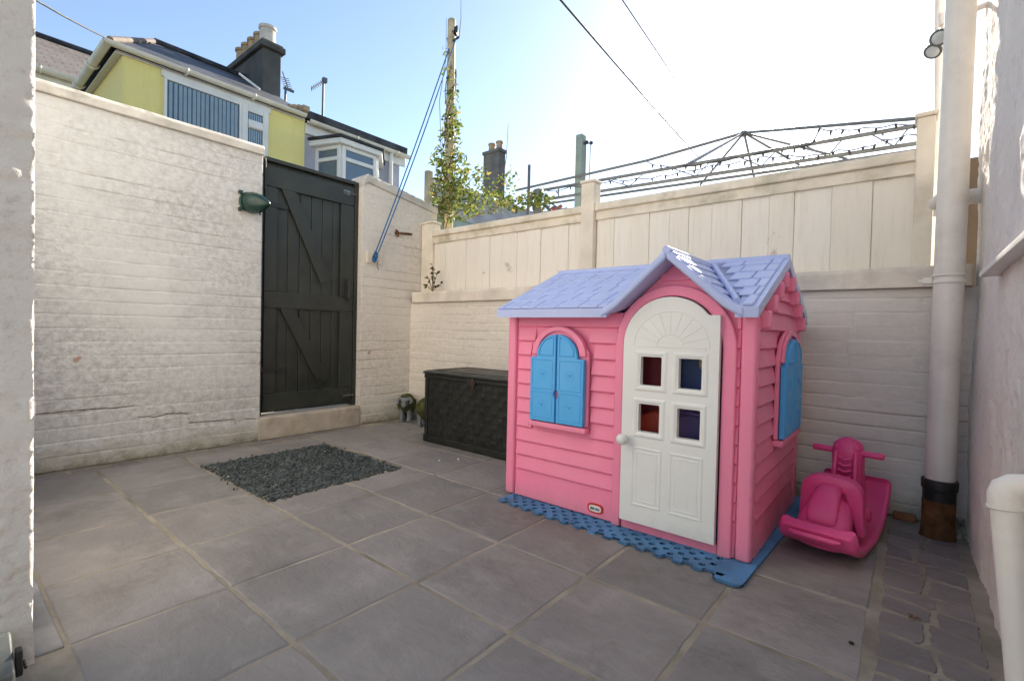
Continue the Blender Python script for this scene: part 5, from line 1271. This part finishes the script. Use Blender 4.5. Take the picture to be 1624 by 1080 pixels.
# centre body / seat: a hump swept along y
def loft(secs, n=20, pw=2.6):
    mb = MB(); vs = []; fs = []
    for (y, zc, hw, hh) in secs:
        for k in range(n):
            t_ = 2*PI*k/n; c, s_ = math.cos(t_), math.sin(t_)
            vs.append((hw*abs(c)**(2/pw)*(1 if c >= 0 else -1), y, zc+hh*abs(s_)**(2/pw)*(1 if s_ >= 0 else -1)))
    for i in range(len(secs)-1):
        for k in range(n): fs.append((i*n+k, i*n+(k+1) % n, (i+1)*n+(k+1) % n, (i+1)*n+k))
    fs += [tuple(range(n)), tuple(reversed([(len(secs)-1)*n+k for k in range(n)]))]
    mb.add(vs, fs); return mb
m = loft([(-.285, .075, .075, .030), (-.27, .085, .088, .050), (-.22, .10, .090, .075), (-.15, .12, .080, .090), (-.05, .125, .070, .085), (.05, .115, .065, .080), (.15, .12, .060, .075), (.24, .12, .050, .06)], 24, 3.2); lbuild(m, 'body', 'hot_pink', scn, smooth=70)
m = loft([(-.272, .140, .038, .012), (-.267, .150, .050, .030), (-.245, .172, .051, .043), (-.20, .20, .047, .046), (-.15, .222, .042, .040), (-.10, .225, .036, .03)], 20, 3.5); lbuild(m, 'seat', 'hot_pink', scn, smooth=70)
m = MB(); m.tube([(-.045, -.266, .118), (-.02, -.272, .110), (.02, -.272, .110), (.045, -.266, .118)], [.008, .012, .012, .008], 10); lbuild(m, 'seat_lip', 'hot_pink', scn, smooth=60)
# backrest hoop: wide band bent as an upside-down U
m = MB(); vs = []; fs = []; hoop = []
for i in range(25):
    t_ = PI*i/24; hoop.append((-.108*math.copysign(abs(math.cos(t_))**.62, math.cos(t_)), .175+.115*abs(math.sin(t_))**.62, t_))
legs0 = [(-.116, .075, 0), (-.112, .125, 0)]; legs1 = [(.112, .125, PI), (.116, .075, PI)]
hp = legs0+hoop+legs1
for i, (x, z, _) in enumerate(hp):
    a = hp[max(i-1, 0)]; b = hp[min(i+1, len(hp)-1)]; d = Vector((b[0]-a[0], 0, b[1]-a[1])).normalized(); inn = Vector((d.z, 0, -d.x))
    ef = min(i, len(hp)-1-i); wb = .062 if ef > 3 else .03+.010*ef; yc_ = -.105+(.290-z)*.05
    prof_ = [(-.030, 0.004), (-.034, .012), (-.034, wb*.85), (-.026, wb), (.020, wb), (.028, wb*.85), (.028, .012), (.024, .004)]
    for (yy, ii) in prof_: vs.append(Vector((x, yc_+yy, z))+inn*(ii-.004))
np_ = 8
for i in range(len(hp)-1):
    for k in range(np_): fs.append((i*np_+k, i*np_+(k+1) % np_, (i+1)*np_+(k+1) % np_, (i+1)*np_+k))
fs += [tuple(range(np_)), tuple(reversed([(len(hp)-1)*np_+k for k in range(np_)]))]
m.add(vs, fs); lbuild(m, 'backrest', 'hot_pink', scn, smooth=55, bevel=.004)
# front column with shield and bars
def loft_z(secs, n=20, pw=2.8):
    mb = MB(); vs = []; fs = []
    for (z, yc_, hw, hd) in secs:
        for k in range(n):
            t_ = 2*PI*k/n; c, s_ = math.cos(t_), math.sin(t_); vs.append((hw*abs(c)**(2/pw)*(1 if c >= 0 else -1), yc_+hd*abs(s_)**(2/pw)*(1 if s_ >= 0 else -1), z))
    for i in range(len(secs)-1):
        for k in range(n): fs.append((i*n+k, i*n+(k+1) % n, (i+1)*n+(k+1) % n, (i+1)*n+k))
    fs += [tuple(reversed(range(n))), tuple((len(secs)-1)*n+k for k in range(n))]; mb.add(vs, fs); return mb
m = loft_z([(.09, .19, .062, .09), (.18, .175, .060, .072), (.28, .16, .058, .058), (.345, .15, .060, .052), (.385, .145, .052, .045), (.402, .143, .035, .032), (.408, .143, .012, .012)], 24); col = lbuild(m, 'column', 'hot_pink', scn, smooth=70)
m = MB(); m.ball((0, .132, .385), .030, 14, 10, (1, .9, 1.05)); m.ball((-.034, .12, .372), .018, 12, 8); m.ball((.034, .12, .372), .018, 12, 8); lbuild(m, 'head_lamp', 'hot_pink', col, smooth=70)
m = MB()
for k in range(5): z = .225+k*.026; m.tube([(-.024, .100+(.345-z)*-.13-.004, z), (0, .092+(.345-z)*-.13-.004, z-.008), (.024, .100+(.345-z)*-.13-.004, z)], .007, 8)
m.tube([(-.036, .105, .35), (-.038, .088, .28), (-.038, .075, .18)], .010, 8); m.tube([(.036, .105, .35), (.038, .088, .28), (.038, .075, .18)], .010, 8); lbuild(m, 'shield', 'hot_pink', col, smooth=60)
m = MB(); m.tube([(-.132, .125, .352), (-.126, .126, .352), (-.05, .135, .350), (.05, .135, .350), (.126, .126, .352), (.132, .125, .352)], [.011, .0145, .0135, .0135, .0145, .011], 14); lbuild(m, 'handlebar', 'hot_pink', scn, smooth=60)
for s_ in (-1, 1):
    m = MB(); m.lathe((s_*.065, .07, .105), [(.004, 0), (.028, .004), (.032, .012), (.030, .028), (.02, .036)], 16, (s_, 0, .15)); lbuild(m, 'foot_rest', 'hot_pink', scn, smooth=60)

# ================================================================== RESIN STORAGE BOX
bxr = thing('storage_box', (-2.35, 2.68, 0), 'dark woven resin storage box behind the playhouse, against the back wall', 'storage box')
bx0, bx1, by0_, by1_ = -2.83, -1.70, 2.425, 2.90; bh = .50
m = MB(); m.box((bx0+.012, by0_+.012, .004), (bx1-.012, by1_-.012, bh)); body = build(m, 'body', 'resin', bxr)
def weave(o_, ux, L, nrm, h0, h1):
    m = MB(); nx = int(L/.052); nz = int((h1-h0)/.046); o_ = Vector(o_); ux = Vector(ux); nrm = Vector(nrm)
    for i in range(nx):
        for k in range(nz):
            hor = (i+k) % 2; c = o_+ux*(L*(i+.5)/nx)+Vector((0, 0, h0+(h1-h0)*(k+.5)/nz)); a, b = (.0255, .0165) if hor else (.0185, .0225)
            d = .0036
            vs = [c-ux*a-Vector((0, 0, b)), c+ux*a-Vector((0, 0, b)), c+ux*a+Vector((0, 0, b)), c-ux*a+Vector((0, 0, b))]
            # strands bow outwards at the middle
            if hor: ms = [c-Vector((0, 0, b))+nrm*d, c+Vector((0, 0, b))+nrm*d]; m.add(vs+ms, [(0, 4, 5, 3), (4, 1, 2, 5)])
            else: ms = [c-ux*a+nrm*d, c+ux*a+nrm*d]; m.add(vs+ms, [(0, 1, 5, 4), (4, 5, 2, 3)])
    return build(m, 'woven_side', 'resin', bxr)
weave((bx0+.03, by0_+.0115, 0), (1, 0, 0), bx1-bx0-.06, (0, -1, 0), .06, .47); weave((bx0+.0115, by1_-.03, 0), (0, -1, 0), by1_-by0_-.06, (-1, 0, 0), .06, .47)
m = MB(); m.box((bx0-.006, by0_-.006, .0), (bx1+.006, by1_+.006, .055)); build(m, 'plinth', 'resin', bxr, bevel=.008)
for (xa, ya_) in ((bx0, by0_), (bx1-.03, by0_), (bx0, by1_-.03), (bx1-.03, by1_-.03)):
    m = MB(); m.box((xa, ya_, .056), (xa+.03, ya_+.03, .48)); build(m, 'corner_post', 'resin', bxr, bevel=.006)
m = MB(); m.box((bx0-.004, by0_-.004, .481), (bx1+.004, by1_+.004, .512)); build(m, 'rim', 'resin', bxr, bevel=.006)
m = MB(); m.prism([(bx0-.012, by0_-.014, .514), (bx0-.012, by0_-.014, .530), (bx0-.012, by0_+.02, .538), (bx0-.012, by1_-.02, .541), (bx0-.012, by1_+.008, .533), (bx0-.012, by1_+.008, .514)], (bx1-bx0+.024, 0, 0)); lid = build(m, 'lid', 'resin_lid', bxr, bevel=.010, seg=3)
m = MB(); frame = [(bx0+.04, by0_+.05), (bx1-.04, by0_+.05), (bx1-.04, by1_-.05), (bx0+.04, by1_-.05), (bx0+.04, by0_+.05)]
m.tube([(x, y, .5385+(y-by0_)*.006) for x, y in frame], .005, 8); build(m, 'lid_rib', 'resin_lid', lid, smooth=60)
lx = RY(748, 612, by0_).x
m = MB(); m.box((lx-.04, by0_-.012, .462), (lx+.04, by0_-.0045, .505)); build(m, 'latch', 'resin_lid', bxr, bevel=.003)
m = MB(); m.box((lx+.017, by0_-.0165, .40), (lx+.023, by0_-.0125, .515)); m.box((lx+.014, by0_-.019, .50), (lx+.026, by0_-.0168, .512)); build(m, 'rusty_hasp', 'rust', bxr, bevel=.002)

# ================================================================== SHEEP ORNAMENTS
def sheep(loc, rz, label):
    r_ = thing('sheep_ornament', loc, label, 'ornament', 'sheep ornaments in the corner'); r_.rotation_euler = (0, 0, rz)
    b = MB(); b.ball((0, .01, .145), .092, 20, 14, (.92, 1.15, .95)); b.ball((0, -.06, .165), .068, 16, 12, (.9, .9, 1.0)); b.ball((0, .06, .165), .07, 16, 12)
    rnd = random.Random(5)
    for k in range(70):
        a_ = rnd.uniform(0, 2*PI); e_ = rnd.uniform(-.6, 1.5); p = Vector((math.cos(a_)*math.cos(e_)*.072, .005+math.sin(a_)*math.cos(e_)*.096, .157+math.sin(e_)*.075)); b.ball(p, rnd.uniform(.014, .022), 7, 5)
    o = lbuild(b, 'wool', 'moss', r_); rm = o.modifiers.new('remesh', 'REMESH'); rm.mode = 'VOXEL'; rm.voxel_size = .006; rm.use_smooth_shade = True
    h = MB(); R = Euler((math.radians(-25), 0, 0)).to_matrix(); h.ball((0, -.115, .185), .036, 16, 12, (.9, 1.0, 1.2), R); h.ball((0, -.135, .162), .027, 14, 10, (.9, 1, .9)); h.ball((0, -.157, .158), .011, 10, 8, (1.3, .7, .8))
    for s_ in (-1, 1):
        h.tube([(s_*.02, -.10, .212), (s_*.045, -.105, .218), (s_*.062, -.115, .202), (s_*.058, -.125, .182), (s_*.045, -.128, .178)], [.014, .016, .014, .011, .006], 10)
    o = lbuild(h, 'head', 'stone_face', r_); rm = o.modifiers.new('remesh', 'REMESH'); rm.mode = 'VOXEL'; rm.voxel_size = .004; rm.use_smooth_shade = True
    for s_ in (-1, 1):
        e_ = MB(); e_.ball((s_*.017, -.146, .193), .006, 8, 6); lbuild(e_, 'eye', 'iron', o, smooth=60)
        for y in (-.055, .07):
            l_ = MB(); l_.tube([(s_*.035, y, .12), (s_*.034, y, .05), (s_*.034, y-.004, .018), (s_*.034, y-.010, 0)], [.024, .019, .021, .024], 12); lbuild(l_, 'leg', 'stone_face', r_, smooth=60)
    return r_
sp1 = RZ(636, 668); sheep((sp1.x-.0, sp1.y+.06, 0), math.radians(42), 'mossy stone sheep ornament facing the yard, in the corner by the short white wall')
sheep((-3.265, 2.82, 0), math.radians(-150), 'second mossy sheep ornament half hidden behind the storage box, facing away')

# ================================================================== SMALL LITTER
def litter(name, p, kind, lab, cat):
    m = MB()
    if kind == 'leaf':
        for k in range(3): leaf(m, (0, 0, .004), (math.cos(k*2.1), math.sin(k*2.1), .25), .022, .014, Vector((0, 0, 1)))
        o = build(m, name, 'dead_leaf')
    else:
        m.ball((0, 0, .004), .006, 8, 6, (1.2, .9, .8)); o = build(m, name, kind, smooth=60)
    o.location = p; tag(o, lab, cat)
litter('dead_leaf', RZ(1448, 981), 'leaf', 'brown crumpled leaf lying on the crazy paving at right', 'leaf')
litter('dead_leaf', RZ(648, 682), 'leaf', 'tiny reddish brown leaf on the paving beside the first sheep', 'leaf')
litter('pebble', RZ(1350, 1021), 'iron', 'small black pebble on the slab in the lower right', 'pebble')
litter('pebble', RZ(697, 731), 'logo_white', 'tiny white stone on the slab left of the storage box plinth', 'pebble')
litter('pebble', RZ(727, 729), 'logo_white', 'tiny white stone on the slab closest to the playhouse', 'pebble')
bpy.context.view_layer.update()
